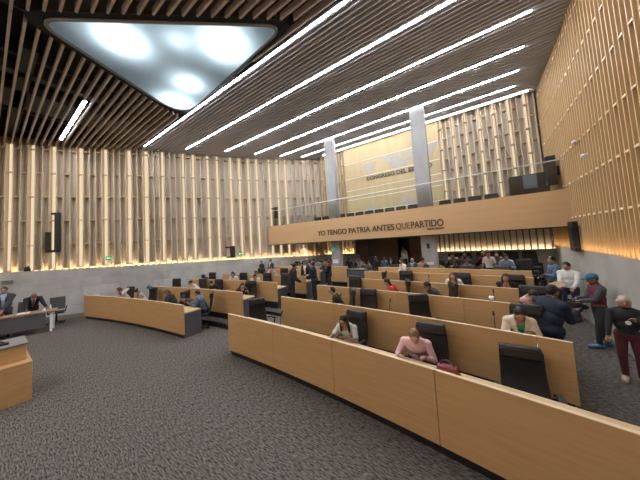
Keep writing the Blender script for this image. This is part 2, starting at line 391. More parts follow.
# gallery slab and its oak front
g = B(); XF = xleft(YF)-.05
prism(g, [(XF, YF+.08), (XR, YF+.08), (XR, YB+.3), (-8.2, YB+.3), (-8.9, 12.0)], 2.72, 2.98)
struct(obj('floor_gallery', g, 'darkgrey'))
bl = B(); box(bl, (-5.7, 0, 2.70), (-2.1, .3, 2.73)); 
bl.free()
fc = B(); box(fc, (XF-.1, YF, 2.70), (XR, YF+.08, 3.82)); fas = struct(obj('wall_gallery_front', fc, 'facia'))
for k, zz in enumerate((3.26,)):
    j = B(); box(j, (XF, YF-.002, zz-.003), (XR, YF, zz+.003)); j.free()
cap = quick('trim_5', (XF-.1, YF-.03, 2.66), (XR, YF+.08, 2.70), 'black'); struct(cap)
def lettering(txt, x0, x1, z, y, m, label, name='wall_lettering', size=.3, bold=0.0, ext=.012):
    cu = bpy.data.curves.new(name, 'FONT'); cu.body = txt; cu.size = size; cu.extrude = ext; cu.offset = bold
    t = bpy.data.objects.new(name, cu); COL.objects.link(t); bpy.context.view_layer.update()
    me = bpy.data.meshes.new_from_object(t.evaluated_get(bpy.context.evaluated_depsgraph_get())); COL.objects.unlink(t)
    xs = [v.co.x for v in me.vertices]; w = max(xs)-min(xs); k = (x1-x0)/w
    for v in me.vertices: v.co.x = (v.co.x-min(xs))*k
    me.materials.clear(); me.materials.append(M[m])
    o = bpy.data.objects.new(name, me); COL.objects.link(o); o.location = (x0, y, z); o.rotation_euler = (PI/2, 0, 0)
    tag(o, label, 'sign'); return o
lettering('YO TENGO PATRIA ANTES', -6.93, -2.98, 3.01, YF-.014, 'letter', 'dark raised words YO TENGO PATRIA ANTES on the oak gallery front', size=.36, bold=.006)
lettering('QUE', -2.90, -2.35, 3.02, YF-.014, 'letter', 'thinner raised word QUE in the slogan on the oak gallery front', size=.37, bold=-.002)
lettering('PARTIDO', -2.30, -1.13, 3.02, YF-.014, 'letter', 'dark raised word PARTIDO ending the slogan on the gallery front', size=.38, bold=.006)
lettering('MIGUEL NEGRETE', -1.72, -1.13, 2.90, YF-.010, 'letter', 'tiny name line under the word PARTIDO on the gallery front', size=.085, bold=.003, ext=.008)
# small downlights in the gallery soffit
for i, x in enumerate((-9.0, -7.4, -5.3, -3.9, -1.2, .2, 1.5)):
    t = thing('downlight', 'small round recessed downlight under the gallery', 'ceiling light', (x, 11.9, 2.72), 0, 'downlights under the gallery')
    b = B(); tube(b, [(0, 0, -.02), (0, 0, -.005)], [.07, .08], 14); obj('trim_ring', b, 'grey', t)
    L = bpy.data.lights.new('spot', 'SPOT'); L.energy = 75; L.spot_size = 2.2; L.spot_blend = .9; L.color = (1, .93, .84); L.shadow_soft_size = .06
    lo = bpy.data.objects.new('spot', L); COL.objects.link(lo); lo.parent = t; lo.location = (0, 0, -.05); lo.rotation_euler = (-.35, 0, 0)
# glass balustrade
GM = bpy.data.materials.new('clear_glass'); GM.use_nodes = True; gb = GM.node_tree.nodes['Principled BSDF']
gb.inputs['Transmission Weight'].default_value = 1.0; gb.inputs['Roughness'].default_value = 0.02; gb.inputs['IOR'].default_value = 1.45; gb.inputs['Base Color'].default_value = (.93, .97, .97, 1)
rail = thing('glass_balustrade', 'clear glass balustrade with a bright top rail along the gallery edge', 'balustrade', ((XF+XR)/2, YF+.05, 3.82))
x = XF+.15; hw = (XF+XR)/2
while x < XR-.3:
    x2 = min(x+1.75, XR-.02); b = B(); box(b, (x-hw, -.005, 0), (x2-.03-hw, .005, .93)); obj('glass_panel', b, GM, rail); x += 1.78
b = B(); box(b, (XF+.1-hw, -.02, .93), (XR-hw, .02, .96)); obj('top_rail', b, mat('steel_rail', (.75, .75, .75), .3, metal=.6), rail)
# gallery back wall
finwall(-8.0, -6.25, 2.98, CEIL+.2, None, 3, 'c'); finwall(-1.27, XR, 2.98, CEIL+.2, None, 3, 'd')
gp = B(); box(gp, (-6.25, YB-.02, 2.98), (-1.27, YB+.1, CEIL+.2)); struct(obj('wall_back.gallery_panel', gp, 'gold'))
for zz in (7.18, 6.28, 5.58, 5.03, 4.30):  # thin white horizontal lines across the gallery panel
    q = B(); box(q, (-6.24, YB-.035, zz-.014), (-1.28, YB-.02, zz+.014)); struct(obj('trim_6', q, 'line'))
def motif(x, z, w, h, up, label):
    b = B(); r = random.Random(int(x*100)); n = 22; mh = max(5, int(n*h/w))
    for j in range(mh):
        half = (1-j/mh)*n/2
        for i in range(n):
            if abs(i+.5-n/2) <= half and (r.random() < .72):
                zz = (z - j*h/mh) if not up else (z + j*h/mh)
                xx = x-w/2+i*w/n; box(b, (xx, YB-.032, zz-h/mh), (xx+w/n*.92, YB-.02, zz-h/mh*.08))
    tag(obj('wall_inlay', b, 'motif'), label, 'wall decoration')
motif(-4.75, 7.0, .95, .75, False, 'smaller grey perforated inlay hanging over the word CONGRESO on the gallery wall')
motif(-3.1, 7.1, 1.9, .95, False, 'broad grey perforated inlay hanging between the words DEL and ESTADO')
motif(-1.65, 7.15, .7, .7, False, 'grey perforated inlay high on the gallery wall beside the pale fins')
motif(-4.75, 4.15, 1.3, .55, True, 'grey perforated inlay rising low on the gallery wall under CONGRESO')
motif(-2.9, 4.15, 1.5, .75, True, 'grey perforated inlay rising low on the gallery wall beside the taller column')
lettering('CONGRESO DEL ESTADO', -4.98, -1.62, 5.98, YB-.05, 'letter', 'dark raised words CONGRESO DEL ESTADO on the pale gallery wall', size=.29, bold=.006)
# columns
def column(x0, x1, y, label):
    b = B(); h = (x1-x0)/2; box(b, (-h, -.16, 0), (h, .16, CEIL)); 
    tag(obj('column', b, 'column', loc=((x0+x1)/2, y, 0), bevel=.01, seg=1), label, 'column')
column(-6.36, -5.86, 10.85, 'square grey stone column standing where the fin wall meets the pale gallery wall')
column(-2.05, -1.5, 10.85, 'square grey stone column crossing the words CONGRESO DEL ESTADO')

# ---------------------------------------------------------------- tiers and curved desks
BASE = {1: (3.68, 0.0), 2: (5.2, .14), 3: (6.65, .24), 4: (7.95, .30), 5: (9.3, .38), 6: (10.25, .44)}
def ry(r, x, off=0): return BASE[r][0] - (x+5.6)**2/68 + off
def slope(x): return -(x+5.6)/34
for r in (2, 3, 4, 5, 6):
    f0, f1 = BASE[r-1][1], BASE[r][1]; b = B(); pts = []
    xl = {2: -13.6, 3: -12.9, 4: -12.4, 5: -11.6, 6: -11.0}[r]
    n = 24; xr = {2: .92, 3: .80, 4: .80, 5: 1.1, 6: 1.2}[r]
    for i in range(n+1):
        x = xl+(xr-xl)*i/n; pts.append((x, ry(r, x, -.38)))
    pts += [(xr, YB), (xl+3.0, YB)]
    prism(b, pts, f0-.02, f1); struct(obj('floor_tier', b, 'carpet'))
    b = B()
    for i in range(n):
        xa, xb = xl+(xr-xl)*i/n, xl+(xr-xl)*(i+1)/n
        ya, yb = ry(r, xa, -.385), ry(r, xb, -.385)
        for (o0, o1, z0, z1) in ((-.012, 0, f0, f1+.002), (-.012, .05, f1-.005, f1+.008)):
            vs = [b.verts.new(v) for v in ((xa, ya+o0, z0), (xb, yb+o0, z0), (xb, yb+o1, z0), (xa, ya+o1, z0), (xa, ya+o0, z1), (xb, yb+o0, z1), (xb, yb+o1, z1), (xa, ya+o1, z1))]
            for fcs in ((0, 1, 5, 4), (1, 2, 6, 5), (2, 3, 7, 6), (3, 0, 4, 7), (4, 5, 6, 7), (3, 2, 1, 0)): b.faces.new([vs[q] for q in fcs])
    o = struct(obj('trim_7', b, 'black'))
def strip(bm, r, x0, x1, o0, o1, z0, z1, n=6, mi=0, ox=0, oy=0, oz=0):
    A = []
    for i in range(n+1):
        x = x0+(x1-x0)*i/n; sl_ = slope(x)
        nx, ny = -sl_/math.hypot(1, sl_), 1/math.hypot(1, sl_)
        y = ry(r, x)
        A.append([bm.verts.new((x+nx*o-ox, y+ny*o-oy, z-oz)) for o, z in ((o0, z0), (o1, z0), (o1, z1), (o0, z1))])
    for a, c in zip(A[:-1], A[1:]):
        for k in range(4): f = bm.faces.new((a[k], c[k], c[(k+1) % 4], a[(k+1) % 4])); f.material_index = mi
    bm.faces.new(A[0][::-1]).material_index = mi; bm.faces.new(A[-1]).material_index = mi
DESKS = {}
def desk(r, x0, x1, label, seams, endl=True, endr=True, drop=0.0):
    f = BASE[r][1]; ox, oy = (x0+x1)/2, ry(r, (x0+x1)/2)
    t = thing('curved_desk', label, 'desk', (ox, oy, f), 0, 'curved oak benches of the chamber'); kw = dict(ox=ox, oy=oy, oz=f)
    xs = [x0]+[s for s in seams if x0 < s < x1]+[x1]
    for a, c in zip(xs[:-1], xs[1:]):
        b = B(); a2, c2 = a+(.004 if a > x0 else 0), c-(.004 if c < x1 else 0)
        pb = f+(.11 if r == 1 else .20 if r == 2 else .26); strip(b, r, a2, c2, 0, .045, pb, f+.993, 5, 0, **kw); strip(b, r, a2, c2, -.001, .046, f+.993, f+1.0, 5, 1, **kw)
        obj('front_panel', b, ['oak', 'oak_edge'], t)
    b = B(); strip(b, r, x0+.03, x1-.03, .05, .62, f+.72, f+.75, 12, **kw); obj('worktop', b, 'worktop', t)
    b = B(); strip(b, r, x0+.05, x1-.05, .03, .046, f+.0, f+.27, 12, **kw); obj('toe_kick', b, 'black', t)
    b = B(); strip(b, r, x0+.06, x1-.06, .047, .055, f+.11, f+.72, 12, **kw); obj('inner_panel', b, 'grey', t)
    if endl: b = B(); strip(b, r, x0+.005, x0+.035, .045, .60, f+.02, f+.72, 1, **kw); obj('end_panel', b, 'grey', t)
    if endr: b = B(); strip(b, r, x1-.035, x1-.005, .045, .60, f+.02, f+.72, 1, **kw); obj('end_panel', b, 'grey', t)
    DESKS.setdefault(r, []).append((x0, x1)); return t
S_ = lambda a, st, n: [a+st*i for i in range(n)]
desk(1, -5.33, 1.25, 'longest front-row oak desk with floral-dress and pink-shirt sitters behind it', [-3.72, -2.2, -.62, .9])
desk(1, -14.1, -7.52, 'front-row curved oak desk near the fin wall with four people and white papers', [-12.5, -10.6, -8.9])
desk(2, -4.9, .84, 'second-row oak desk where the woman in the cream jacket sits', S_(-3.1, 1.8, 3))
desk(2, -12.35, -6.68, 'second-row oak desk across the aisle with a dark-haired woman at its aisle end', S_(-10.5, 2.0, 2))
desk(3, -4.6, .74, 'third-row oak desk with the woman in red sitting behind it', S_(-3.95, 1.0, 1)+S_(-2.0, 1.55, 2))
desk(3, -11.8, -6.45, 'third-row oak desk across the aisle, with a tall empty chair behind its aisle end', S_(-8.0, 1.8, 1))
desk(4, -4.12, .68, 'fourth-row oak desk, a woman in black near its outer end', S_(-2.6, 1.6, 2))
desk(4, -11.2, -6.05, 'fourth-row oak desk across the aisle, reaching the men who stand talking', S_(-9.2, 1.6, 1))
desk(5, -4.0, 1.0, 'fifth-row oak desk with the cream-jacket woman and grey-suit man behind it', S_(-2.5, 1.7, 2))
desk(5, -10.4, -6.9, 'fifth-row oak desk across the aisle behind the standing men', S_(-9.3, 1.6, 1))
desk(6, -3.75, 1.1, 'rearmost oak desk below the gallery in front of the seated audience', S_(-2.4, 1.2, 3))
desk(6, -10.1, -6.85, 'rearmost oak desk across the aisle in front of the crowd on dark seats', S_(-9.3, 1.6, 1))
desk(6, -6.2, -5.25, 'short rear oak desk standing before the stone column by the fin wall', [])
# dark round-fronted podium between the two rear desks
t = thing('press_podium', 'dark grey curved counter between the short rear desk and the rearmost desk', 'counter', (-4.75, 10.2, .44))
b = B(); pts = [(-.48+.96*i/10, -.12-.14*math.sin(PI*i/10)) for i in range(11)]+[(.46, .3), (-.46, .3)]
prism(b, pts, 0, .86); obj('body', b, 'grey', t)
b = B(); prism(b, [(x*1.03, y*1.05) for x, y in pts], .86, .90); obj('top', b, 'black', t)

# ---------------------------------------------------------------- desk microphones, cups, papers
def make_mic():
    t = thing('desk_microphone', 'x', 'microphone', group='gooseneck microphones on the desks')
    b = B(); box(b, (-.05, -.06, 0), (.05, .06, .028)); obj('base', b, 'black', t, .006)
    b = B(); tube(b, [(0, .0, .028), (0, .01, .16), (0, .03, .30), (0, .07, .38)], .0075, 6); obj('gooseneck', b, 'black', t)
    b = B(); tube(b, [(0, .065, .372), (0, .115, .43)], [.017, .015], 8); obj('head', b, 'black', t)
    return t
mic0 = None
def mic(r, x, label):
    global mic0
    loc = (x, ry(r, x, .27), BASE[r][1]+.75)
    if mic0 is None: mic0 = make_mic(); mic0.location = loc; mic0['label'] = label
    else: dup(mic0, loc, 0, label)
for r, x, l in ((1, -3.75, 'gooseneck microphone on the longest front desk between the turned chair and the floral-dress woman'),
    (1, -8.9, 'gooseneck microphone before the boy on the front desk near the fin wall'), (1, -10.9, 'gooseneck microphone on the front desk between the two women near the fin wall'),
    (2, -3.05, 'gooseneck microphone beside the man in the dark suit on the second-row desk'), (2, .05, 'gooseneck microphone beside the woman in the cream jacket'),
    (2, -1.75, 'gooseneck microphone on the second-row desk near the turned empty chair'), (3, .1, 'gooseneck microphone on the third-row desk near the woman covering her face'),
    (3, -3.2, 'gooseneck microphone on the third-row desk beside the plain empty chair'), (4, -1.4, 'gooseneck microphone on the fourth-row desk near the white-blouse woman'),
    (2, -9.9, 'gooseneck microphone on the second-row desk across the aisle'), (3, -10.6, 'gooseneck microphone on the third-row desk across the aisle')):
    mic(r, x, l)
def paper(r, x, off, w, d, rz, label, m='white'):
    z = BASE[r][1]+.75; b = B()
    for i in range(4): box(b, (-w/2+.004*i, -d/2+.003*i, .002*i), (w/2-.003*i, d/2+.004*i, .002*i+.0015))
    tag(obj('paper_stack', b, m, loc=(x, ry(r, x, off), z), rot=(0, 0, rz)), label, 'papers')
paper(1, -2.62, .30, .42, .3, .1, 'loose white papers under the hands of the floral-dress woman')
paper(1, -3.1, .30, .22, .3, .2, 'white sheets on the front desk, a little aside from the floral-dress woman')
paper(1, -1.05, .28, .3, .2, .0, 'white sheets before the person in the pink shirt')
paper(2, .42, .25, .34, .24, .0, 'white sheets read by the woman in the cream jacket')
paper(1, -8.25, .30, .3, .22, .2, 'white papers before the man in the grey-blue suit')
paper(1, -13.3, .3, .35, .25, .2, 'papers spread near the outer end of the front desk by the fin wall')
b = B(); tube(b, [(0, 0, 0), (0, 0, .10)], [.033, .042], 12); tag(obj('cup', b, 'white', loc=(.05, ry(3, .05, .022), BASE[3][1]+1.0)), 'white paper cup standing on the top edge of the third-row desk', 'cup')
b = B(); box(b, (-.25, -.015, 0), (.25, .015, .30)); box(b, (-.25, -.01, 0), (.25, .22, .012))
lp = thing('laptop', 'open silver-white laptop at the fin-wall end of the front desk', 'laptop', (-13.45, ry(1, -13.45, .25), .75), .2)
b.free(); b = B(); box(b, (-.2, -.14, 0), (.2, .12, .016)); obj('keyboard_base', b, 'chrome', lp, .004)
b = B(); box(b, (-.2, -.15, .016), (.2, -.14, .30)); obj('flat_panel', b, 'white', lp)
# bags
def bag(loc, w, d, h, col, label, rz=0):
    t = thing('handbag', label, 'bag', loc, rz)
    b = B(); box(b, (-w/2, -d/2, 0), (w/2, d/2, h))
    for v in b.verts:
        if v.co.z > h*.5: v.co.x *= .8; v.co.y *= .6
    m_ = mat('bag_'+str(round(col[0], 2)), col, .5); obj('body', b, m_, t, .02, 3)
    b = B(); tube(b, [(-w*.25, 0, h*.97), (-w*.22, 0, h*1.3), (0, 0, h*1.42), (w*.22, 0, h*1.3), (w*.25, 0, h*.97)], .009, 6); obj('handle', b, m_, t)
bag((-.52, ry(1, -.52, .40), .75), .3, .16, .16, (.22, .04, .045), 'dark red handbag on the front desk beside the pink-shirt sitter')
# ---------------------------------------------------------------- high-back chairs
def bentpad(w0, w1, h, th, mi=0, n=6):
    b = B()
    L = []
    for i in range(n+1):
        t_ = i/n; w = w0+(w1-w0)*t_; z = h*t_; yb = -.06*math.sin(PI*t_)
        L.append([b.verts.new(p) for p in ((-w/2, yb, z), (w/2, yb, z), (w/2, yb-th, z), (-w/2, yb-th, z))])
    for a, c in zip(L[:-1], L[1:]):
        for k in range(4): b.faces.new((a[k], a[(k+1) % 4], c[(k+1) % 4], c[k]))
    b.faces.new(L[0]); b.faces.new(L[-1][::-1]); return b
def make_chair():
    t = thing('high_back_chair', 'x', 'chair', group='black leather high-back chairs at the desks')
    b = B(); box(b, (-.25, -.24, .42), (.25, .26, .51)); obj('seat', b, 'leather', t, .03, 3)
    k = bentpad(.50, .46, .68, .075); o = obj('backrest', k, 'leather', t, .02, 3, loc=(0, -.20, .46), rot=(math.radians(9), 0, 0))
    b = B(); box(b, (-.225, -.10, 0), (.225, .025, .19)); obj('headrest', b, 'leather', t, .035, 3, loc=(0, -.315, .985), rot=(math.radians(9), 0, 0))
    for s in (-1, 1):
        b = B(); tube(b, [(s*.26, .12, .47), (s*.29, .14, .62), (s*.29, .10, .67), (s*.29, -.14, .67), (s*.27, -.22, .62)], .018, 6); a = obj('armrest', b, 'black', t)
        b = B(); box(b, (s*.29-.035, -.13, .67), (s*.29+.035, .15, .70)); obj('arm_pad', b, 'leather', a, .01)
    b = B(); tube(b, [(0, 0, .10), (0, 0, .28), (0, 0, .281), (0, 0, .42)], [.035, .035, .022, .022], 10); obj('gas_column', b, 'black', t)
    b = B()
    for i in range(5):
        a = 2*PI*i/5+.3; tube(b, [(0, 0, .12), (.29*math.cos(a), .29*math.sin(a), .075)], [.03, .018], 6)
    obj('star_base', b, 'black', t)
    for i in range(5):
        a = 2*PI*i/5+.3; b = B(); tube(b, [(-.022, 0, 0), (.022, 0, 0)], .028, 10)
        obj('caster', b, 'black', t, loc=(.29*math.cos(a), .29*math.sin(a), .03), rot=(0, 0, a+PI/2))
    return t
chair0 = None
def chair(r, x, label, turn=0, off=.95, dx=0):
    global chair0
    y = ry(r, x, off-.1); rz = PI+math.atan(slope(x))+math.radians(turn); loc = (x, y, BASE[r][1])
    if chair0 is None: chair0 = make_chair(); chair0.location = loc; chair0.rotation_euler = (0, 0, rz); chair0['label'] = label; return chair0
    return dup(chair0, loc, rz, label)
CH = [(1, -4.98, 'empty black high-back chair turned askew at the aisle end of the longest front desk', 72),
 (1, -2.33, 'black high-back chair in which the floral-dress woman sits', 0),
 (1, -.84, 'black high-back chair of the pink-shirt sitter', 8),
 (1, .30, 'large empty black high-back chair in the front row next to the pink-shirt sitter', 12),
 (2, -3.38, 'black chair behind the dark-suited man at the second-row desk', -50),
 (2, -2.66, 'empty black chair in the second row beside the dark-suited man', 3),
 (2, -1.1, 'empty black chair, swivelled sideways, midway along the second-row desk', 45),
 (2, .50, 'black chair behind the woman in the cream jacket', 5),
 (3, -3.77, 'empty black chair nearest the aisle in the third row', 0),
 (3, -2.23, 'black chair seen edge-on behind the woman in red', -65),
 (3, -1.06, 'black chair seen edge-on behind the dark-jacket man in the third row', -60),
 (3, .74, 'black chair of the woman holding a cup to her face', 0),
 (4, -3.37, 'black chair turned sideways at the aisle end of the fourth-row desk', -80),
 (4, -2.34, 'empty black chair behind the fourth-row desk, below the grey-suit man', 0),
 (4, -.65, 'black chair beside the white-blouse woman in the fourth row', 0),
 (4, .55, 'black chair behind the woman in black in the fourth row', 0),
 (5, -3.14, 'empty black chair in the fifth row beside the cream-jacket woman', 0),
 (5, -2.02, 'black chair in the fifth row on the curly-haired woman side of the grey-suit man', 0),
 (5, -.54, 'empty black chair in the fifth row in front of the grey-shirt audience man', 0),
 (5, .38, 'empty black chair near the outer end of the fifth row', 0),
 (1, -13.15, 'black chair behind the woman resting her head on her hand', 0),
 (1, -11.55, 'black chair with a blue bag on it between the women near the fin wall', 0),
 (1, -9.4, 'black chair seen edge-on behind the long-haired woman in black', -70),
 (1, -7.98, 'black chair of the man in the grey-blue suit at the aisle', -40),
 (2, -12.3, 'empty black chair at the fin-wall end of the second row across the aisle', 10),
 (2, -10.55, 'black chair beside the white-shirt man in the second row across the aisle', 0),
 (2, -9.5, 'black chair behind the black-clad person leaning on the second-row desk', 0),
 (2, -7.43, 'black chair of the dark-haired woman at the aisle end of the second row', 20),
 (3, -11.75, 'black chair with the dark curly-haired person near the fin wall', 0),
 (3, -9.6, 'black chair beside the white-and-black clad woman in the third row', 0),
 (3, -8.1, 'black chair behind the white-blouse woman of the third row across the aisle', 0),
 (3, -7.05, 'tall empty black chair at the aisle end of the third row', 0),
 (4, -9.7, 'empty black chair in the fourth row across the aisle, behind the brown-clad person', 0),
 (4, -8.2, 'empty black chair in the fourth row, right behind the tall chair at the aisle', 0)]
for r, x, l, tn in CH:
    c_ = chair(r, x, l, tn)
    if 'large empty' in l: c_.scale = (1, 1, .92)
for i, (x, y) in enumerate(((1.0, 11.62), (1.5, 11.62), (1.5, 10.8))): CHX = (x, y)
bag((-11.5, ry(1, -11.5, 1.02), 1.15), .36, .14, .12, (.03, .10, .2), 'blue bag hung over the chair between the women near the fin wall')

# ---------------------------------------------------------------- auditorium seats: back floor and gallery
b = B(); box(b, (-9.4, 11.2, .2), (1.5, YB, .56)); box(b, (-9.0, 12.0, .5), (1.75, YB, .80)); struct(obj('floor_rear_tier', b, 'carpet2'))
def make_seat():
    t = thing('auditorium_seat', 'x', 'seat', group='black upholstered auditorium seats')
    b = B(); box(b, (-.24, -.2, .36), (.24, .24, .47)); obj('seat_cushion', b, 'seatfab', t, .03, 2)
    b = B(); box(b, (-.25, -.30, .38), (.25, -.20, 1.02))
    for v in b.verts:
        if v.co.z > .9: v.co.y -= .08; v.co.x *= .86
    obj('backrest', b, 'seatfab', t, .04, 3)
    for s in (-1, 1):
        b = B(); box(b, (s*.27-.025, -.26, 0), (s*.27+.025, .16, .60)); obj('side_panel', b, 'seatfab', t, .01)
    return t
seat0 = None
def seat(x, y, z, label, rz=PI):
    global seat0
    if seat0 is None: seat0 = make_seat(); seat0.location = (x, y, z); seat0.rotation_euler = (0, 0, rz); seat0['label'] = label
    else: dup(seat0, (x, y, z), rz, label)
struct(quick('floor_gallery_riser', (-8.6, 10.9, 2.98), (XR, YB, 3.14), 'darkgrey'))
for i in range(11): seat(-7.75+.53*i, 11.42, 3.14, 'dark folding seat on the gallery, on the fin-wall side of the taller column')
for i in range(4): seat(-1.15+.53*i, 11.42, 3.14, 'dark folding seat on the gallery between the taller column and the dark cabinet')
for x, y, l in ((1.2, 11.75, 'empty black auditorium seat beside the light-blue-shirt man under the gallery'),): seat(x, y, .56, l)
seat(.90, 12.38, .80, 'empty black auditorium seat one row higher behind the light-blue-shirt man')
seat(1.44, 12.38, .80, 'empty black auditorium seat in the rear corner of the upper row')
# dark cabinet and painted grey-blue glass reflection on the gallery, next to the batten wall
ct = thing('equipment_cabinet', 'wide dark cabinet on the gallery next to the batten wall', 'cabinet', (1.5, 11.5, 3.14))
b = B(); box(b, (-.52, -.25, 0), (.50, .25, 1.46)); obj('body', b, 'black', ct, .01)
b = B(); box(b, (-.16, -.28, .95), (.2, -.255, 1.44)); obj('flat_panel', b, mat('grey_blue_reflection', (.14, .18, .21), .15), ct)

# ---------------------------------------------------------------- wall fixtures
def wallbox(s, z, parts, label, cat='loudspeaker', name='wall_speaker'):
    p, d = lw_at(s); t = thing(name, label, cat, (p.x, p.y, z)); t.rotation_euler = (0, 0, math.atan2(d.y, d.x))
    for nm, lo, hi in parts: quick(nm, lo, hi, 'black', t, .01)
# local: x along wall, y = away from the room (n = -y)
wallbox(7.12, 2.95, [('column_cabinet', (.16, -.20, 0), (.33, -.04, 1.86)), ('side_cabinet', (-.17, -.20, 0), (-.02, -.04, .95)), ('bracket', (-.04, -.18, .0), (.17, -.06, .11)), ('top_arm', (.02, -.18, 1.76), (.17, -.08, 1.86))],
        'tall black line speaker with a lower side box on the pale fin wall')
wallbox(15.05, 2.1, [('column_cabinet', (-.02, -.3, 0), (.24, -.06, .66)), ('top_arm', (-.26, -.2, .56), (-.02, -.1, .64)), ('foot_arm', (-.2, -.2, .0), (-.02, -.1, .08))],
        'small black bracketed speaker low on the fin wall near the gallery')
wallbox(17.75, 4.3, [('column_cabinet', (-.02, -.3, 0), (.2, -.06, .68)), ('top_arm', (-.18, -.2, .56), (-.02, -.1, .64))],
        'black speaker on the fin wall just above the gallery glass')
def camdome(s, z):
    p, d = lw_at(s); n = nrm2(d); t = thing('dome_camera', 'small black camera unit standing on the stone ledge of the fin wall', 'camera', (p.x-n.x*.1, p.y-n.y*.1, z))
    b = B(); box(b, (-.12, -.1, 0), (.12, .1, .12)); obj('body', b, 'black', t, .01)
    b = B(); ball(b, (0, 0, .16), .09); obj('dome', b, 'black', t)
camdome(6.2, zstone(6.2))
def exitsign(s, z, label):
    p, d = lw_at(s); t = thing('exit_sign', label, 'exit sign', (p.x, p.y, z)); t.rotation_euler = (0, 0, math.atan2(d.y, d.x))
    quick('plate', (-.12, -.03, 0), (.12, -.01, .19), 'exit', t)
    b = B(); prism(b, [(-.09, .0), (-.02, .05), (-.02, .02), (.09, .02), (.09, -.02), (-.02, -.02), (-.02, -.05)], 0, .004)
    obj('arrow', b, 'exitw', t, loc=(0, -.03, .1), rot=(PI/2, 0, 0))
exitsign(9.3, 2.42, 'green emergency arrow sign low on the fin wall above the front-row desk'); exitsign(15.6, 2.18, 'green emergency arrow sign low on the fin wall near the gallery end')
def colsign(x, z, w, h, m, label, nm='wall_plate', y=10.67):
    tag(quick(nm, (x-w/2, y-.006, z), (x+w/2, y+.012, z+h), m), label, 'sign')
colsign(-6.2, 2.2, .16, .14, 'exit', 'small green safety sign on the column by the fin wall'); colsign(-1.78, 2.15, .1, .2, 'black', 'small dark plate on the taller column')
colsign(-6.12, 1.55, .3, .2, 'white', 'white notice sheet on the column by the fin wall'); colsign(-1.78, 1.5, .28, .1, 'white', 'white notice strip on the taller column')
# black slot on the batten wall and speaker above the gallery
t = thing('wall_speaker', 'tall black speaker in a slot of the batten wall under the gallery end', 'loudspeaker', (XR-.12, 9.95, 1.98))
quick('cabinet', (-.02, -.02, 0), (.13, .32, .84), 'black', t, .01); quick('upper_clamp', (-.05, -.28, .68), (.06, -.02, .80), 'black', t); quick('lower_clamp', (-.05, -.30, .0), (.06, -.02, .12), 'black', t)
quick('wall_rail', (.08, -.22, .1), (.12, -.14, .7), 'chrome', t)
t = thing('wall_speaker', 'black speaker above the glass balustrade on the batten wall', 'loudspeaker', (XR-.28, 11.0, 4.08)); quick('cabinet', (-.04, -.1, 0), (.2, .22, .95), 'black', t, .01)
quick('wall_bracket', (.18, 0, .3), (.28, .1, .6), 'black', t)
for y, z, l in ((8.55, 4.36, 'lower white security camera on the batten wall'), (9.0, 4.85, 'upper white security camera on the batten wall')):
    t = thing('security_camera', l, 'camera', (XR-.0, y, z)); b = B(); ball(b, (-.08, 0, 0), (.05, .05, .05)); obj('housing', b, 'white', t)
    b = B(); tube(b, [(-.05, 0, .02), (.03, 0, .05)], .014, 8); obj('mount', b, 'white', t)
t = thing('smoke_detector', 'little round detector under the gallery by the walnut panels', 'detector', (-3.6, 11.2, 2.70)); b = B(); tube(b, [(0, 0, -.02), (0, 0, .02)], [.06, .07], 12); obj('cover', b, 'darkgrey', t)

# ---------------------------------------------------------------- lectern with two oak tiers
t = thing('lectern', 'two-tier oak lectern with dark slab top, cut by the picture edge', 'lectern', (-7.6, .1, 0))
b = B(); box(b, (-.6, -1.3, 0), (.40, .50, .71)); obj('lower_cabinet', b, 'oak', t, .004)
b = B(); box(b, (-.55, -1.25, .71), (.17, .44, 1.0)); obj('upper_cabinet', b, 'oak', t, .004)
b = B(); vs = box(b, (-.57, -1.27, 1.0), (.19, .46, 1.035)); obj('slab_top', b, mat('grey_slab', (.20, .19, .19), .5), t, .003)
t = thing('conference_phone', 'small black microphone base lying on the lectern slab', 'microphone', (-7.68, .22, 1.035)); 
b = B(); box(b, (-.07, -.11, 0), (.07, .11, .035)); obj('body', b, 'black', t, .012)
b = B(); tube(b, [(0, .05, .035), (.02, .02, .07), (.02, -.10, .085)], .011, 6); obj('arm', b, 'black', t)

# ---------------------------------------------------------------- presiding table
TX, TY = -12.95, 1.62; ang = math.atan2(1.3, .32)
t = thing('long_table', 'long dark-fronted table with wood-edged top by the fin wall', 'table', (TX, TY, 0), ang-PI/2)
# local: y runs back along the table (negative), x towards camera
b = B(); box(b, (-.68, -4.6, .715), (.0, .0, .75)); obj('table_top', b, mat('brown_table_top', (.30, .19, .125), .4), t, .004)
b = B(); box(b, (-.06, -4.55, .20), (-.03, -.25, .70)); obj('modesty_panel', b, 'grey', t)
for (x, y) in ((-.1, -.12), (-.58, -.12), (-.1, -4.4), (-.58, -4.4), (-.58, -2.2)):
    b = B(); box(b, (x-.03, y-.03, 0), (x+.03, y+.03, .715)); obj('leg', b, 'white', t)
T = Matrix.Translation((TX, TY, 0)) @ Matrix.Rotation(ang-PI/2, 4, 'Z')
def on_table(x, y, z=.75): return (T @ Vector((x, y, z)))[:]
for i, (x, y, l) in enumerate(((-.3, -.33, 'folded white name card at the end of the long table'), (-.2, -1.55, 'folded white name card in front of the man standing with folded hands'))):
    b = B(); prism(b, [(-.045, 0), (.045, 0), (0, .085)], -.12, .12); o = obj('name_card', b, 'white', loc=on_table(x, y), rot=(PI/2, 0, ang)); tag(o, l, 'name card')
for x, y, w, d, l in ((-.38, -.85, .3, .42, 'spread white papers under the hands of the man leaning on the table'), (-.15, -1.15, .22, .3, 'brown-edged folder lying along the edge of the long table')):
    b = B()
    for i in range(5): box(b, (-w/2+.005*i, -d/2-.004*i, .004*i), (w/2+.004*i, d/2-.006*i, .004*i+.003))
    tag(obj('paper_stack', b, 'white' if 'white' in l else 'worktop', loc=on_table(x, y), rot=(0, 0, ang+.1)), l, 'papers')
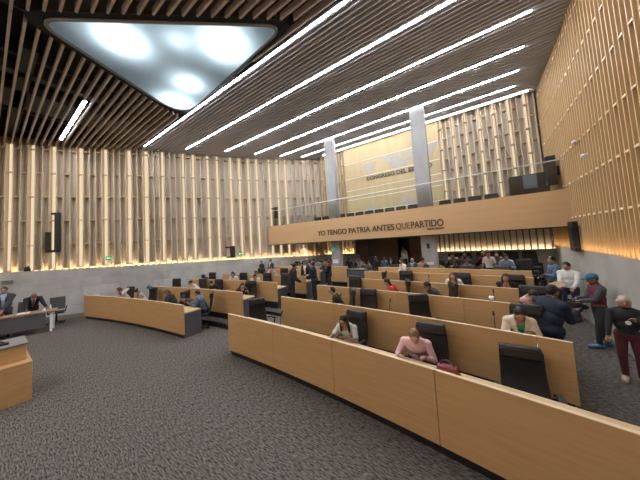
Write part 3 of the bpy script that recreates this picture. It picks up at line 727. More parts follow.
b = B(); tube(b, [(0, 0, 0), (0, 0, .13), (0, 0, .15), (0, 0, .19)], [.03, .03, .012, .014], 10); tag(obj('water_bottle', b, 'white', loc=on_table(-.4, -.18)), 'small clear-white water bottle at the end of the long table', 'bottle')
def task_chair(loc, rz, label):
    t = thing('task_chair', label, 'chair', loc, rz)
    b = B(); box(b, (-.24, -.22, .43), (.24, .24, .50)); obj('seat', b, 'black', t, .03, 3)
    b = B(); box(b, (-.23, -.04, 0), (.23, 0, .50)); obj('backrest', b, 'darkgrey', t, .02, 3, loc=(0, -.22, .55), rot=(.12, 0, 0))
    for s in (-1, 1): b = B(); tube(b, [(s*.25, .0, .46), (s*.29, .0, .64), (s*.29, .12, .66), (s*.29, -.14, .66)], .018, 6); obj('armrest', b, 'black', t)
    b = B(); tube(b, [(0, 0, .08), (0, 0, .44)], .028, 8); obj('gas_column', b, 'black', t)
    b = B()
    for i in range(5): a = 2*PI*i/5; tube(b, [(0, 0, .1), (.28*math.cos(a), .28*math.sin(a), .05)], [.03, .03], 6)
    obj('star_base', b, 'black', t)
task_chair(on_table(-1.3, -.12, 0), ang-PI/2-PI/2, 'dark mesh office chair at the end of the long table')
task_chair(on_table(-1.2, -1.05, 0), ang-PI/2-PI/2-.3, 'dark mesh office chair behind the leaning man at the long table')
# grey sign on the stone wall above the table
p, d = lw_at(5.62); o = quick('wall_sign', (-.19, -.02, -.08), (.19, .0, .08), mat('sign_grey', (.16, .17, .17), .5)); o.location = (p.x+nrm2(d).x*.02, p.y+nrm2(d).y*.02, 1.73); o.rotation_euler = (0, 0, math.atan2(d.y, d.x)); tag(o, 'small dark grey sign on the stone wall above the long table', 'sign')

# ---------------------------------------------------------------- people
import numpy as np
CM = {}
def cloth(col, rough=0.8):
    k = ('c',)+tuple(col)
    if k not in CM: CM[k] = mat('cloth', col, rough, tuple(c*.82 for c in col), (1, 1, 1), 25, 0.6)
    return CM[k]
def skinm(col):
    k = ('s',)+tuple(col)
    if k not in CM: CM[k] = mat('skin', col, 0.55, tuple(c*.9 for c in col), (1, 1, 1), 12, 0.6)
    return CM[k]
TAN, PALE, DEEP = (.40, .225, .15), (.55, .34, .25), (.27, .145, .09)
NAVY, BLACK, CHAR, WHITE, DENIM = (.009, .014, .036), (.012, .012, .014), (.03, .031, .036), (.72, .70, .66), (.025, .035, .07)
HBLK, HBRN, HGRY, HBLD = (.010, .008, .008), (.05, .025, .015), (.30, .28, .26), (.24, .14, .07)
def capsule(bm, p, q, ra, rb, n=10):
    p, q = Vector(p), Vector(q); tube(bm, [p, q], [ra, rb], n); ball(bm, p, ra, n=n, k=6); ball(bm, q, rb, n=n, k=6)
def ik(s, t, a, b, hint):
    d = t-s; L = min(d.length, (a+b)*.995); u = d.normalized(); t = s+u*L
    x = (a*a-b*b+L*L)/(2*L); h = math.sqrt(max(a*a-x*x, 1e-6)); hp = hint-u*hint.dot(u)
    return s+u*x+hp.normalized()*h, t
def remesh(bm, vox, smooth=4):
    me = bpy.data.meshes.new('tmp'); bm.to_mesh(me); bm.free(); o = bpy.data.objects.new('tmp', me); COL.objects.link(o)
    r = o.modifiers.new('r', 'REMESH'); r.mode = 'VOXEL'; r.voxel_size = vox; r.use_smooth_shade = True
    s = o.modifiers.new('s', 'SMOOTH'); s.iterations = smooth; s.factor = .5
    bpy.context.view_layer.update()
    out = bpy.data.meshes.new_from_object(o.evaluated_get(bpy.context.evaluated_depsgraph_get()))
    bpy.data.objects.remove(o); bpy.data.meshes.remove(me); return out
def skeleton(k, sit, lean, hp, hyaw, zp, wide):
    J = {}; up = Vector((0, math.sin(lean), math.cos(lean))); pel = Vector((0, 0, zp)); J['pel'] = pel
    u2 = Vector((0, math.sin(lean*1.25), math.cos(lean*1.25)))
    J['waist'] = pel+up*.20*k; J['chest'] = J['waist']+u2*.17*k; J['neck'] = J['chest']+u2*.16*k
    a = lean*.8+hp; uh = Vector((0, math.sin(a), math.cos(a))); J['head'] = J['neck']+uh*.135*k+Vector((0, .012*k, 0))
    J['hR'] = Matrix.Rotation(hyaw, 3, 'Z') @ Matrix.Rotation(-(lean*.45+hp), 3, 'X')
    J['top'] = max((J['head']+J['hR'] @ Vector((0, y*k, z*k))).z for y, z in ((0, .115), (.04, .1), (-.05, .1), (-.085, .05)))
    J['u2'] = u2; return J
NP = 0
def person(label, head, fa, floor=0.0, sit=True, H=1.62, lean=0.0, hp=0.15, hyaw=0.0, hands=None, top=('shirt', (.5, .5, .5), 'long'), jacket=None, tie=None,
           legs=(.02, .02, .025), shoes=(.02, .018, .018), hair=('short', HBLK), skin=TAN, wide=1.0, vox=.018, glasses=False, group=None, feet=None, hat=None, seat_h=.60, belly=1.0, sleeves=None):
    """head = (x, y, z) of the crown in the room; fa = facing, degrees anticlockwise seen from above, 0 faces -y"""
    global NP; NP += 1
    x, y, zt = head; ht = zt-floor
    k = H/1.70
    if sit:
        k = .93*H/1.66; zp = seat_h; lo, hi = math.radians(-6), math.radians(62)
        for _ in range(24):
            m_ = (lo+hi)/2
            if skeleton(k, sit, m_, hp, hyaw, zp, wide)['top'] > ht: lo = m_
            else: hi = m_
        lean = (lo+hi)/2
        J = skeleton(k, sit, lean, hp, hyaw, zp, wide)
    else:
        lean = math.radians(lean); k = 1.0; J = skeleton(k, sit, lean, hp, hyaw, .93, wide); k = ht/J['top']; J = skeleton(k, sit, lean, hp, hyaw, .93*k, wide)
    rz = PI+math.radians(fa); off = Matrix.Rotation(rz, 3, 'Z') @ Vector((J['head'].x, J['head'].y, 0))
    t = thing('person', label, 'person', (x-off.x, y-off.y, floor), rz, group)
    w = wide; S = {}
    u2 = J['u2']; sh = J['neck']-u2*.085*k
    for s, n in ((-1, 'L'), (1, 'R')):
        J['sh'+n] = sh+Vector((s*.165*k*w, -.0, 0))
        if sit: hipp = J['pel']+Vector((s*.09*k*w, .02, -.02)); kn = Vector((s*.13*k, .44*k, zp-.06)); an = Vector((s*.13*k, .42*k, .085))
        else:
            hipp = J['pel']+Vector((s*.085*k*w, 0, -.03*k)); f = (feet or {}).get(n, (s*.10, .0)); an = Vector((f[0]*k, f[1]*k, .085*k))
            kn = (hipp+an)/2+Vector((s*.01, .03*k, 0))
        J['hip'+n], J['kn'+n], J['an'+n] = hipp, kn, an; J['toe'+n] = an+Vector((s*.03, .17*k, -.05*k))
        hd = (hands or {}).get(n)
        if hd is None: hd = (s*.17, .33, .80) if sit else (s*.25, .05, .78*k)
        tgt = Vector((hd[0], hd[1], hd[2])); hint = Vector((s*(.5 if sit else .22), -.5, -.85))
        J['el'+n], J['wr'+n] = ik(J['sh'+n], tgt, .285*k, .245*k, hint)
        fd = (J['wr'+n]-J['el'+n]).normalized(); J['hd'+n] = J['wr'+n]+fd*.085*k
    bm = B(); r = k
    ball(bm, J['pel'], (.165*r*w, .115*r*belly, .12*r), n=16); T3 = Matrix.Rotation(-lean, 3, 'X')
    capsule(bm, J['pel'], J['waist'], .115*r*belly, .112*r*belly); ball(bm, J['waist'], (.145*r*w, .112*r*belly, .15*r), T3, n=16)
    ball(bm, J['chest'], (.168*r*w, .118*r, .18*r), T3, n=16); capsule(bm, J['shL'], J['shR'], .062*r, .062*r)
    for n in 'LR': capsule(bm, J['neck'], J['sh'+n], .05*r, .052*r)
    capsule(bm, J['neck']-u2*.05*r, J['head']-Vector((0, .015, .03))*r, .058*r, .052*r)
    HR = J['hR']; hc = J['head']; P = lambda a, b_, c_: hc+HR @ Vector((a*r, b_*r, c_*r))
    ball(bm, hc, (.078*r, .097*r, .115*r), HR, n=18, k=12); ball(bm, P(0, .03, -.06), (.056*r, .058*r, .058*r), HR)
    capsule(bm, P(0, .088, .022), P(0, .108, -.022), .010*r, .016*r, 8)
    for s in (-1, 1): ball(bm, P(s*.079, -.008, -.005), (.012*r, .02*r, .032*r), HR)
    for n in 'LR':
        capsule(bm, J['sh'+n], J['el'+n], .053*r, .043*r); capsule(bm, J['el'+n], J['wr'+n], .042*r, .028*r)
        capsule(bm, J['hip'+n], J['kn'+n], .088*r, .060*r); capsule(bm, J['kn'+n], J['an'+n], .058*r, .040*r)
        capsule(bm, J['an'+n]-Vector((0, .04, .03))*r, J['toe'+n], .042*r, .036*r)
        fd = (J['wr'+n]-J['el'+n]).normalized()
        sx = Vector((1, 0, 0)); sx = (sx-fd*sx.dot(fd)).normalized(); pn = fd.cross(sx)
        if pn.z > 0: pn = -pn
        J['fr'+n] = (fd, sx, pn); ball(bm, J['wr'+n]+fd*.045*r, (.040*r, .05*r, .018*r), Matrix((sx, fd, pn)).transposed(), n=10)
    body = remesh(bm, vox, 3)
    # five fingers on each hand, rooted inside the palm
    bm = B(); bm.from_mesh(body)
    for s, n in ((-1, 'L'), (1, 'R')):
        fd, sx, pn = J['fr'+n]; w0 = J['wr'+n]
        for i, (o_, ln) in enumerate(((-.028, .062), (-.010, .074), (.010, .070), (.027, .054))):
            a = w0+fd*.075*r+sx*o_*r; b1 = a+(fd*.8+pn*.35).normalized()*ln*.55*r; c1 = b1+(fd*.5+pn*.8).normalized()*ln*.5*r
            tube(bm, [a, b1, c1], [.0095*r, .0085*r, .007*r], 6)
        a = w0+fd*.03*r-sx*s*.028*r; b1 = a+(fd*.5-sx*s*.8+pn*.2).normalized()*.035*r; tube(bm, [a, b1, b1+(fd*.9+pn*.4).normalized()*.03*r], [.012*r, .011*r, .009*r], 6)
    nb = len(body.vertices); bm.to_mesh(body); bm.free()
    body.materials.clear(); body.materials.append(skinm(skin))
    for p in body.polygons: p.use_smooth = True
    bo = bpy.data.objects.new('body', body); COL.objects.link(bo); bo.parent = t
    # clothing: the body surface, sorted by the nearest bone, lifted off it
    V = np.empty(len(body.vertices)*3); body.vertices.foreach_get('co', V); V = V.reshape(-1, 3)
    N = np.empty(len(body.vertices)*3); body.vertices.foreach_get('normal', N); N = N.reshape(-1, 3)
    seg = [('head', hc, hc, .10), ('neck', J['neck']+u2*.01*r, hc-Vector((0, 0, .07*r)), .05), ('torso', J['pel'], J['chest'], .13), ('torsoU', J['chest'], J['neck']-u2*.04*r, .12)]
    for n in 'LR':
        seg += [('sho', J['sh'+n], J['sh'+n], .06), ('uarm', J['sh'+n], J['el'+n], .05), ('farm', J['el'+n], J['wr'+n], .035), ('hand', J['wr'+n]+J['fr'+n][0]*.012, J['hd'+n], .035),
                ('thigh', J['hip'+n], J['kn'+n], .075), ('calf', J['kn'+n], J['an'+n]+Vector((0, 0, .03)), .05), ('foot', J['an'+n], J['toe'+n], .045)]
    D = []; TT = []
    for nme, p, q, rr in seg:
        p = np.array(p); q = np.array(q); d = q-p; L2 = max(d@d, 1e-9); tt = np.clip((V-p)@d/L2, 0, 1); TT.append(tt)
        D.append(np.linalg.norm(V-(p+tt[:, None]*d), axis=1)-rr*r)
    D = np.array(D); best = D.argmin(0); names = np.array([s_[0] for s_ in seg])[best]; tt = np.array(TT)[best, np.arange(len(V))]
    pelv = np.array(J['pel']); upn = np.array((0, math.sin(lean), math.cos(lean)))
    htor = (V-pelv)@upn/r; fwdn = np.array((0, math.cos(lean), -math.sin(lean))); front = (V-pelv)@fwdn
    poly = [tuple(p.vertices) for p in body.polygons]
    def garment(nm, mask, lift, m_):
        ids = {}; vs = []; fs = []
        for p in poly:
            if all(mask[i] for i in p):
                for i in p:
                    if i not in ids: ids[i] = len(vs); vs.append(V[i]+N[i]*lift)
                fs.append([ids[i] for i in p])
        if not fs: return
        me = bpy.data.meshes.new(nm); me.from_pydata([tuple(v) for v in vs], [], fs); me.materials.append(m_)
        for p in me.polygons: p.use_smooth = True
        g = bpy.data.objects.new(nm, me); COL.objects.link(g); g.parent = t; return g
    tor = np.isin(names, ['torso', 'torsoU', 'sho']); leg = np.isin(names, ['thigh', 'calf'])
    hipline = htor > (.02 if not sit else .06)
    up_ = tor & hipline; low = (tor & ~hipline) | leg | ((names == 'torso') & (htor < .05))
    garment('trousers', low | ((names == 'foot') & (V[:, 2] > .10*r)), .011*r, cloth(legs)); garment('shoes', (names == 'foot') & (V[:, 2] <= .115*r), .014*r, cloth(shoes, .4))
    sl_ = {'long': np.isin(names, ['uarm', 'farm']), 'short': (names == 'uarm') & (tt < .75), 'none': np.zeros(len(V), bool)}[top[2]]
    collar = ((names == 'neck') & (tt < .25)) if top[0] == 'shirt' else np.zeros(len(V), bool)
    vneck = (front > .04*r) & (np.abs(V[:, 0]) < .055*r) & (htor > .44) if top[0] == 'blouse' else np.zeros(len(V), bool)
    garment(top[0], (up_ | sl_ | collar) & ~vneck, .012*r, cloth(top[1]))
    if sleeves: garment('sleeves', np.isin(names, ['uarm', 'farm', 'sho']), .018*r, cloth(sleeves))
    if jacket:
        opening = (front > .0) & (np.abs(V[:, 0]) < (.012+.13*np.clip(htor-.16, 0, .4))*r) & (htor > .12)
        garment('jacket', ((tor & (htor > -.10)) | np.isin(names, ['uarm', 'farm']) | ((names == 'thigh') & (htor > -.09) & (not sit))) & ~opening, .026*r, cloth(jacket))
    if tie:
        bm = B(); cp = [J['neck']+fwdv_(lean)*.095*r-u2*.03*r, J['chest']+fwdv_(lean)*.142*r, J['waist']+fwdv_(lean)*.145*r]
        for a, b_ in zip(cp[:-1], cp[1:]): tube(bm, [a, b_], [.018*r, .026*r], 6)
        obj('necktie', bm, cloth(tie), t)
    # face
    bm = B()
    for s in (-1, 1): ball(bm, P(s*.030, .086, .018), (.012*r, .008*r, .007*r), HR, n=8, k=5)
    obj('eyes', bm, 'black', t)
    bm = B(); ball(bm, P(0, .090, -.058), (.024*r, .008*r, .007*r), HR, n=8, k=5); obj('mouth', bm, skinm((.35, .10, .09)), t)
    if glasses:
        bm = B()
        for s in (-1, 1):
            tube(bm, [P(s*.030+.024*math.cos(a), .104, .016+.018*math.sin(a)) for a in [2*PI*i/10 for i in range(11)]], .0028*r, 5); tube(bm, [P(s*.054, .103, .02), P(s*.08, .01, .015)], .0028*r, 5)
        obj('glasses', bm, 'black', t)
    st, hcol = hair
    if st != 'bald':
        bm = B(); e = 1.0 if st != 'curly' else 1.18
        ball(bm, P(0, -.020, .024), (.087*r*e, .103*r*e, .110*r*e), HR, n=16, k=10)
        if st == 'long':
            for s in (-1, 0, 1):
                capsule(bm, P(s*.06, -.05, .0), J['neck']+Vector((s*.085*r, -.055*r, -.02*r)), .05*r, .04*r)
                capsule(bm, J['neck']+Vector((s*.085*r, -.055*r, -.02*r)), J['chest']+Vector((s*.09*r, -.10*r+(.02 if s else 0), .03*r)), .045*r, .028*r)
        if st == 'front':
            for s in (-1, 1): capsule(bm, P(s*.07, .0, .0), J['neck']+Vector((s*.085*r, .06*r, -.02*r)), .04*r, .035*r); capsule(bm, J['neck']+Vector((s*.085*r, .06*r, -.02*r)), J['chest']+Vector((s*.09*r, .13*r, .0)), .036*r, .022*r)
            capsule(bm, P(0, -.06, 0), J['neck']+Vector((0, -.07*r, -.03*r)), .075*r, .05*r)
        if st == 'bob':
            for s in (-1, 0, 1): capsule(bm, P(s*.065, -.03, .0), P(s*.07, -.025, -.11), .042*r, .03*r)
        if st == 'bun': ball(bm, P(0, -.125, .05), .042*r)
        if st == 'fringe': bm.free(); bm = B(); [ball(bm, P(s*.062, -.045, -.01), (.03*r, .055*r, .045*r), HR) for s in (-1, 1)]; ball(bm, P(0, -.075, -.01), (.07*r, .032*r, .05*r), HR)
        hm = remesh(bm, vox*.8, 2); hm.materials.clear(); hm.materials.append(cloth(hcol, .55)); ho = bpy.data.objects.new('hair', hm); COL.objects.link(ho); ho.parent = t
        for p in hm.polygons: p.use_smooth = True
    if hat:
        bm = B(); ball(bm, P(0, -.012, .05), (.096*r, .115*r, .085*r), HR, n=16, k=10); a = P(0, .11, .055)
        ball(bm, a, (.075*r, .085*r, .012*r), HR, n=14, k=6); obj('cap', bm, cloth(hat), t)
    t['_J'] = [*J['wrL'], *J['wrR']]; R4 = Matrix.Translation(t.location) @ Matrix.Rotation(rz, 4, 'Z')
    del t['_J']
    return R4, J, t
def fwdv_(lean): return Vector((0, math.cos(lean), -math.sin(lean)))
PPL = []
WR = {'L': (-.16, .36, .82), 'R': (.14, .38, .82)}
def L_(a, b, c): return (a, b, c)
desk_near = dict(vox=.011)
# the front rows
person('woman in a white floral top with long black hair reaching over the longest front desk', (-2.29, 4.15, 1.22), 6, hair=('front', HBLK), top=('blouse', (.55, .62, .60), 'short'), hands={'L': (-.10, .40, .84), 'R': (.30, .50, .80)}, hp=.35, hyaw=-.2, glasses=True, **desk_near)
person('short-haired sitter in a pale pink shirt leaning on the longest front desk', (-.99, 4.02, 1.20), 8, hair=('short', HBLD), skin=PALE, top=('shirt', (.78, .50, .53), 'long'), hands={'L': (-.14, .36, .80), 'R': (.22, .40, .80)}, hp=.45, hyaw=.1, wide=1.15, **desk_near)
person('man in a dark suit with his hand on his chin in the second row', (-3.50, 5.78, 1.39), -62, floor=.14, hair=('short', HBLK), top=('shirt', WHITE, 'long'), jacket=BLACK, glasses=True, hands={'L': (-.02, .28, 1.16), 'R': (.18, .28, .82)}, hp=.1, **desk_near)
person('woman in a cream jacket over a green top reading in the second row', (.40, 5.30, 1.36), 4, floor=.14, hair=('bun', HBLK), top=('blouse', (.02, .28, .17), 'long'), jacket=(.72, .62, .48), hands={'L': (-.12, .36, .84), 'R': (.12, .36, .84)}, hp=.55, **desk_near)
person('woman in a red top with dark hair in the third row', (-2.42, 7.2, 1.45), -65, floor=.24, hair=('long', HBLK), top=('blouse', (.50, .03, .05), 'short'), hp=.2, vox=.014)
person('man in a dark jacket with glasses looking sideways in the third row', (-1.30, 7.08, 1.42), -50, floor=.24, hair=('short', HBLK), skin=DEEP, top=('shirt', (.03, .03, .04), 'long'), glasses=True, hp=.15, vox=.014)
person('woman in pale pink holding a white cup to her face in the third row', (.75, 6.72, 1.40), 0, floor=.24, hair=('short', HBLK), top=('blouse', (.62, .40, .38), 'long'), hands={'L': (-.07, .24, 1.02), 'R': (.07, .24, 1.02)}, hp=.4, vox=.014)
person('woman with light brown hair in a white blouse in the fourth row', (-.80, 8.33, 1.52), 0, floor=.30, hair=('front', (.16, .06, .03)), skin=PALE, top=('blouse', (.72, .66, .62), 'long'), hp=.15, vox=.014)
person('dark-haired woman in black clasping her hands in the fourth row', (.41, 8.12, 1.54), 0, floor=.30, hair=('front', HBRN), top=('blouse', (.012, .012, .012), 'short'), hands={'L': (-.04, .28, .92), 'R': (.05, .28, .92)}, hp=.1, vox=.014)
person('woman with brown hair in a cream jacket standing at the fifth row', (-2.70, 10.0, 1.80), -40, floor=.38, sit=False, lean=8, hair=('long', HBRN), top=('blouse', (.70, .60, .50), 'long'), hands={'L': (-.12, .3, .95), 'R': (.12, .3, .95)})
person('balding man in a dark grey suit facing the desks at the fifth row', (-2.36, 10.32, 1.81), 0, floor=.44, sit=False, hair=('fringe', HGRY), top=('shirt', (.25, .33, .4), 'long'), jacket=(.055, .065, .075), hands={'L': (-.1, .25, .8), 'R': (.1, .25, .8)})
person('woman with big curly black hair and bare shoulders by the taller column', (-1.98, 10.3, 1.82), 20, floor=.44, sit=False, hair=('curly', HBLK), top=('blouse', (.45, .22, .17), 'none'), lean=6)
# across the aisle
person('woman resting her head on her hand at the fin-wall end of the front desk', (-13.0, 3.55, 1.21), -5, hair=('front', HBRN), skin=PALE, top=('blouse', (.60, .48, .42), 'long'), hands={'L': (-.09, .24, 1.06), 'R': (.16, .36, .82)}, hp=.25, vox=.015)
person('woman in beige with tied dark hair looking down at the front desk', (-11.74, 3.78, 1.17), 25, hair=('bun', HBLK), top=('blouse', (.60, .50, .38), 'long'), hp=.5, vox=.015)
person('woman with long dark hair in a black jacket over white at the front desk', (-9.74, 4.12, 1.22), -60, hair=('long', HBRN), top=('shirt', WHITE, 'long'), jacket=(.014, .014, .018), hp=.2, vox=.015)
person('boyish person in black and white leaning low over the front desk', (-8.62, 4.18, 1.10), -15, hair=('short', HBLK), top=('shirt', (.03, .03, .03), 'short'), hp=.2, vox=.015)
person('man in a grey-blue suit sitting at the aisle end of the front desk', (-8.08, 4.40, 1.26), -55, hair=('short', HBLK), top=('shirt', WHITE, 'long'), jacket=(.10, .13, .18), legs=(.015, .015, .02), hands={'L': (-.12, .38, .84), 'R': (.14, .40, .84)}, hp=.1, vox=.015)
person('man in a white shirt seated in the second row near the fin wall', (-10.75, 5.55, 1.29), 0, floor=.14, hair=('short', HBLK), top=('shirt', (.66, .62, .56), 'long'))
person('person in black leaning sideways behind the second-row desk', (-9.4, 5.75, 1.31), 15, floor=.14, hair=('short', HBLK), top=('shirt', (.014, .014, .014), 'long'), hp=.3, wide=1.15)
person('woman with black hair and bare arms at the aisle end of the second row', (-7.55, 5.9, 1.29), 60, floor=.14, hair=('long', HBLK), skin=PALE, top=('blouse', (.05, .04, .04), 'short'), hp=.2)
person('dark curly-haired person in the third row next to the fin wall', (-11.85, 6.8, 1.34), 10, floor=.24, hair=('curly', HBLK), top=('shirt', (.03, .025, .025), 'long'))
person('woman in white and black with dark hair in the third row across the aisle', (-9.8, 7.12, 1.50), 40, floor=.24, hair=('long', HBLK), top=('blouse', (.55, .58, .62), 'long'), hp=.3)
person('woman in a white blouse with brown hair, low in the third row across the aisle', (-8.33, 7.22, 1.42), 50, floor=.24, hair=('bob', HBRN), top=('blouse', WHITE, 'long'), hp=.4)
person('woman in a pale patterned top bending in the fourth row across the aisle', (-8.62, 8.55, 1.62), 45, floor=.30, hair=('bun', HBLK), top=('blouse', (.42, .40, .42), 'long'), seat_h=.66)
person('person in brown slumped in a chair of the fourth row across the aisle', (-9.85, 8.6, 1.37), -20, floor=.30, hair=('short', HBRN), top=('shirt', (.10, .04, .03), 'long'))
person('man in black sitting against the fin wall behind the desks', (-10.65, 9.75, 1.80), 0, floor=.38, sit=False, lean=5, hair=('short', HBLK), top=('shirt', (.02, .02, .02), 'long'), hands={'L': (-.06, .22, 1.0), 'R': (.06, .22, 1.0)}, wide=1.1)
person('man in a blue suit standing against the fin wall behind the desks', (-9.95, 9.82, 1.88), 0, floor=.38, sit=False, hair=('short', HBLK), top=('shirt', WHITE, 'long'), jacket=(.02, .045, .14), hands={'L': (-.06, .22, 1.0), 'R': (.06, .22, 1.0)})
# men talking in the aisle
person('man in a black suit seen from behind, leaning on the desk end in the aisle', (-6.05, 7.30, 1.90), 150, floor=.24, sit=False, lean=12, hair=('short', HBLK), top=('shirt', BLACK, 'long'), jacket=BLACK, hands={'L': (-.12, .35, 1.0), 'R': (.2, .3, .95)}, vox=.014)
person('man in a dark jacket and open white shirt facing the hall behind the desk end', (-6.65, 8.75, 1.86), 10, floor=.30, sit=False, lean=6, hair=('short', HBLK), top=('shirt', WHITE, 'long'), jacket=BLACK, glasses=True)
person('grey-haired man with glasses behind the group in the aisle', (-6.95, 9.35, 1.92), 0, floor=.38, sit=False, hair=('short', HGRY), top=('shirt', (.1, .1, .12), 'long'), glasses=True)
person('man in a navy suit in profile at the aisle side of the group', (-5.66, 7.9, 1.89), -75, floor=.30, sit=False, lean=5, hair=('short', HBRN), skin=PALE, top=('shirt', WHITE, 'long'), jacket=NAVY, hands={'L': (-.1, .3, 1.0), 'R': (.12, .3, 1.05)}, vox=.014)
person('man in a dark suit holding papers in the aisle before the short rear desk', (-5.74, 9.3, 1.84), -70, floor=.38, sit=False, hair=('short', HBLK), top=('shirt', (.5, .45, .42), 'long'), jacket=BLACK, hands={'L': (-.1, .3, .95), 'R': (.1, .3, 1.0)})
# beside the batten wall
_, Jc, _t = person('man in a blue cap and maroon and grey shirt looking at his phone', (1.90, 8.05, 1.58), -80, sit=False, hair=('short', HBLK), skin=DEEP, hat=(.03, .13, .24), top=('shirt', (.16, .03, .04), 'long'), sleeves=(.07, .07, .085), legs=(.035, .03, .03), shoes=(.12, .22, .36), hands={'L': (-.08, .33, 1.0), 'R': (.06, .33, 1.02)}, hp=.35, vox=.012, wide=1.1, feet={'L': (-.1, .12), 'R': (.1, -.1)})
R4 = _
b = B(); box(b, (-.035, -.07, -.006), (.035, .07, .006)); p = R4 @ Vector((-.0, .45, 1.06)); tag(obj('phone', b, 'black', loc=p, rot=(.6, 0, -.3)), 'dark phone held by the man in the blue cap', 'phone')
def camera_obj(p, rz, label, rx=0):
    t = thing('photo_camera', label, 'camera', p, rz); t.rotation_euler = (rx, 0, rz)
    b = B(); box(b, (-.07, -.04, -.05), (.07, .04, .05)); obj('body', b, 'black', t, .008)
    b = B(); box(b, (-.025, -.03, .05), (.025, .03, .075)); obj('viewfinder', b, 'black', t)
    b = B(); tube(b, [(0, .04, 0), (0, .10, 0), (0, .101, 0), (0, .14, 0)], [.036, .036, .041, .041], 14); obj('lens', b, 'black', t)
    return t
camera_obj((R4 @ Vector((.02, .23, .86))), PI+math.radians(-80), 'black camera hanging at the waist of the man in the blue cap', -.9)
R4, J, _t = person('grey-haired woman in black jacket and dark red trousers holding a white badge', (1.86, 6.5, 1.42), -8, sit=False, hair=('bob', (.5, .42, .32)), skin=TAN, top=('shirt', (.015, .015, .017), 'long'), legs=(.11, .02, .025), shoes=(.55, .40, .30), hands={'L': (-.05, .26, 1.08), 'R': (.25, .22, .74)}, vox=.011, wide=1.12, belly=1.1)
b = B(); tube(b, [(0, 0, 0), (0, .012, 0)], .032, 14); tag(obj('badge', b, 'white', loc=R4 @ Vector((.03, .37, 1.06)), rot=(0, 0, 0)), 'round white object in the hand of the grey-haired woman', 'badge')
person('man in a white long-sleeved shirt holding brown papers by the stone wall', (1.90, 10.0, 1.65), -35, sit=False, hair=('short', HBLK), top=('shirt', (.68, .66, .64), 'long'), legs=DENIM, hands={'L': (-.22, .35, .98), 'R': (.05, .35, 1.0)}, hp=.3, vox=.014, wide=1.2)
b = B(); box(b, (-.16, -.12, 0), (.16, .12, .01)); tag(obj('folder', b, mat('kraft_folder', (.42, .30, .18), .7), loc=(1.62, 9.68, 1.05), rot=(.5, -.25, .3)), 'brown folder held by the man in the white shirt', 'folder')
person('man in a blue shirt with dark hair filming beside the stone wall', (1.75, 10.85, 1.74), -70, sit=False, hair=('short', HBLK), top=('shirt', (.12, .18, .28), 'long'), legs=(.03, .03, .035), hands={'L': (-.1, .35, 1.2), 'R': (.1, .3, 1.1)}, vox=.014)
t = thing('camera_tripod', 'black tripod in front of the man in the blue shirt', 'tripod', (1.38, 10.55, .0))
for a in (0.3, 2.4, 4.5): b = B(); tube(b, [(.02*math.cos(a), .02*math.sin(a), 1.0), (.33*math.cos(a), .33*math.sin(a), .01)], [.016, .011], 6); obj('leg', b, 'black', t)
b = B(); tube(b, [(0, 0, .95), (0, 0, 1.2)], .018, 8); obj('centre_post', b, 'black', t)
b = B(); tube(b, [(0, 0, 1.18), (.18, .22, 1.05)], .009, 6); obj('pan_handle', b, 'black', t)
camera_obj((1.38, 10.55, 1.27), PI-.5, 'black video camera on the tripod by the stone wall')
R4, J, _t = person('heavy man in a navy suit seen from behind, photographing towards the wall', (.93, 6.0, 1.64), 128, sit=False, lean=10, hair=('short', HBLK), skin=DEEP, top=('shirt', WHITE, 'long'), jacket=NAVY, legs=(.012, .012, .014), hands={'L': (-.10, .38, 1.22), 'R': (.12, .40, 1.2)}, vox=.012, wide=1.35, belly=1.35, hp=.2)
camera_obj(R4 @ Vector((.0, .50, 1.28)), PI+math.radians(128), 'black camera raised by the heavy man in the navy suit')
# presiding table
person('bald man in a black suit bending over papers on the table', (-13.82, 1.17, 1.42), 95, sit=False, lean=32, hp=.35, hair=('bald', HBLK), skin=DEEP, top=('shirt', (.4, .33, .35), 'long'), jacket=(.012, .011, .013), tie=(.25, .06, .06), hands={'L': (-.3, .56, .80), 'R': (.22, .60, .80)}, vox=.014, wide=1.2, belly=1.2)
person('man in a dark grey suit and pale blue shirt standing at the table', (-13.95, .47, 1.74), 75, sit=False, hair=('short', HBRN), top=('shirt', (.35, .45, .62), 'long'), jacket=(.04, .045, .055), hands={'L': (-.02, .26, .95), 'R': (.04, .26, .95)}, vox=.014, wide=1.1)
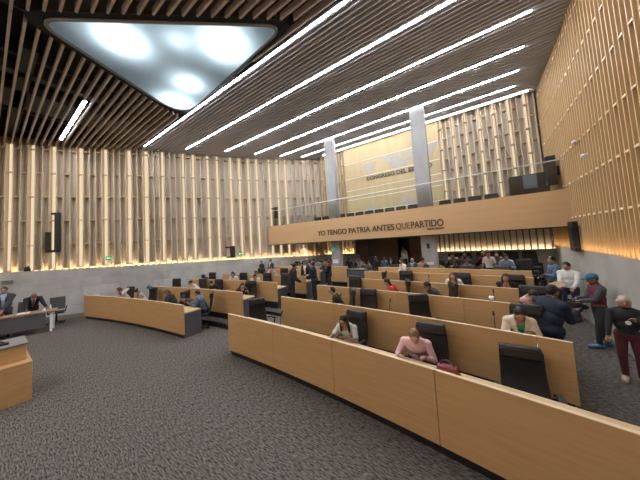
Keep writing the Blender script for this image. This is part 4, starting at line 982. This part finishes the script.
# crowd under the gallery
crowd = [(284, -9.3, 10.95, 1.50, 'a', 'person in black at the fin-wall end of the crowd under the gallery', BLACK, 'short'),
 (289, -9.0, 11.3, 1.55, 'a', 'person in a white top near the fin-wall end of the crowd', (.6, .58, .55), 'short'),
 (296, -8.7, 11.6, 1.62, 'a', 'dark-dressed person just behind the white top in the crowd', (.03, .03, .04), 'short'),
 (301, -8.42, 11.4, 1.66, 'a', 'person in dark brown in the crowd behind the men in the aisle', (.06, .035, .03), 'long'),
 (307, -8.08, 11.5, 1.70, 'a', 'person in dark blue in the crowd behind the navy-suit man', (.02, .03, .07), 'short'),
 (315, -7.75, 11.4, 1.75, 'a', 'man in a light blue shirt in the crowd by the fin-wall column', (.30, .42, .60), 'short'),
 (321, -7.3, 11.45, 1.78, 'a', 'woman in salmon pink in the crowd by the fin-wall column', (.50, .25, .20), 'long'),
 (326, -6.85, 11.35, 1.68, 'a', 'person in reddish brown next to the fin-wall column', (.22, .10, .08), 'long'),
 (438, -1.58, 11.4, 1.54, 'a', 'person in a yellow top seated beside the taller column', (.70, .58, .16), 'short'),
 (451, -1.10, 12.2, 1.83, 'b', 'person in lilac with raised elbows in the seated audience', (.36, .28, .38), 'short'),
 (455, -.98, 11.45, 1.56, 'a', 'person in black and white low in front of the lilac top', (.05, .05, .055), 'short'),
 (464, -.66, 12.3, 1.90, 'b', 'dark-dressed person high in the audience behind the grey shirt', (.03, .03, .035), 'short'),
 (466, -.56, 11.4, 1.62, 'a', 'man in a grey shirt seated low in the audience', (.20, .21, .22), 'short'),
 (482, -.04, 12.3, 1.93, 'b', 'dark red dressed person high in the audience', (.09, .02, .03), 'long'),
 (497, .42, 12.25, 1.84, 'b', 'person in muted violet in the audience', (.16, .12, .18), 'short'),
 (504, .66, 11.5, 1.80, 'a', 'man in a light blue shirt reading papers in the audience', (.26, .36, .52), 'short')]
for (u, x, y, z, row, lb, col, hs) in crowd:
    fl_ = .56 if row == 'a' else .80
    k_ = y/11.6
    sh_ = min(max((z-fl_)-.66, .45), .60)
    person(lb, (x, y, z), 0, floor=fl_, hair=(hs, HBLK), top=('shirt', col, 'short' if 'yellow' in lb or 'salmon' in lb or 'lilac' in lb else 'long'), hp=.1, vox=.022, seat_h=sh_,
           group=None, hands={'L': (-.10, .28, .78), 'R': (.10, .28, .78)})
person('woman in a white patterned blouse standing in the seated audience', (.14, 11.35, 1.93), 0, floor=.56, sit=False, hair=('bob', HBRN), top=('blouse', (.70, .66, .64), 'short'), legs=BLACK, vox=.02)
for x, y, z, fa, lb, col, lg, hs, jk in (
 (-5.83, 11.6, 1.78, 20, 'dark-haired woman in black standing next to the fin-wall column', (.02, .02, .03), BLACK, 'curly', None),
 (-5.55, 11.9, 1.62, 0, 'small dark figure behind the grey counter', (.04, .04, .05), BLACK, 'short', None),
 (-5.18, 11.6, 1.68, 10, 'person in grey and white standing before the lobby door', (.32, .32, .33), (.06, .06, .06), 'short', None),
 (-4.92, 11.35, 1.60, -10, 'woman in a grey-brown top beside the woman in the long dress', (.18, .15, .14), (.1, .09, .09), 'long', None),
 (-4.70, 11.5, 1.56, -20, 'woman in a long greyish dress near the grey counter', (.22, .19, .18), (.2, .17, .16), 'short', None),
 (-4.33, 11.5, 1.80, -60, 'person in black standing at the edge of the walnut panels', BLACK, BLACK, 'short', None),
 (-3.93, 11.6, 1.77, 0, 'man in a mid-blue shirt standing before the walnut panels', (.10, .20, .32), BLACK, 'short', None),
 (-3.62, 11.65, 1.76, 0, 'man in a dark jacket over light blue, beside the mid-blue shirt', (.40, .50, .62), BLACK, 'short', BLACK),
 (-3.25, 12.6, 2.20, -30, 'man in a white vest standing high in the dark lobby opening', (.66, .64, .62), BLACK, 'short', None)):
    person(lb, (x, y, z), fa, floor=.56 if y < 12 else .80, sit=False, hair=(hs, HBLK), top=('shirt', col, 'long'), jacket=jk, legs=lg, vox=.02)
b = B(); box(b, (-.22, -.15, 0), (.22, .15, .5)); 
b.free()
# seats for the audience
for (u, x, y, z, row, lb, col, hs) in crowd:
    seat(x, min(y+.22, 12.36), .56 if row == 'a' else .80, 'black audience seat holding the '+lb.split(' in the')[0].split(' of the')[0][:70])
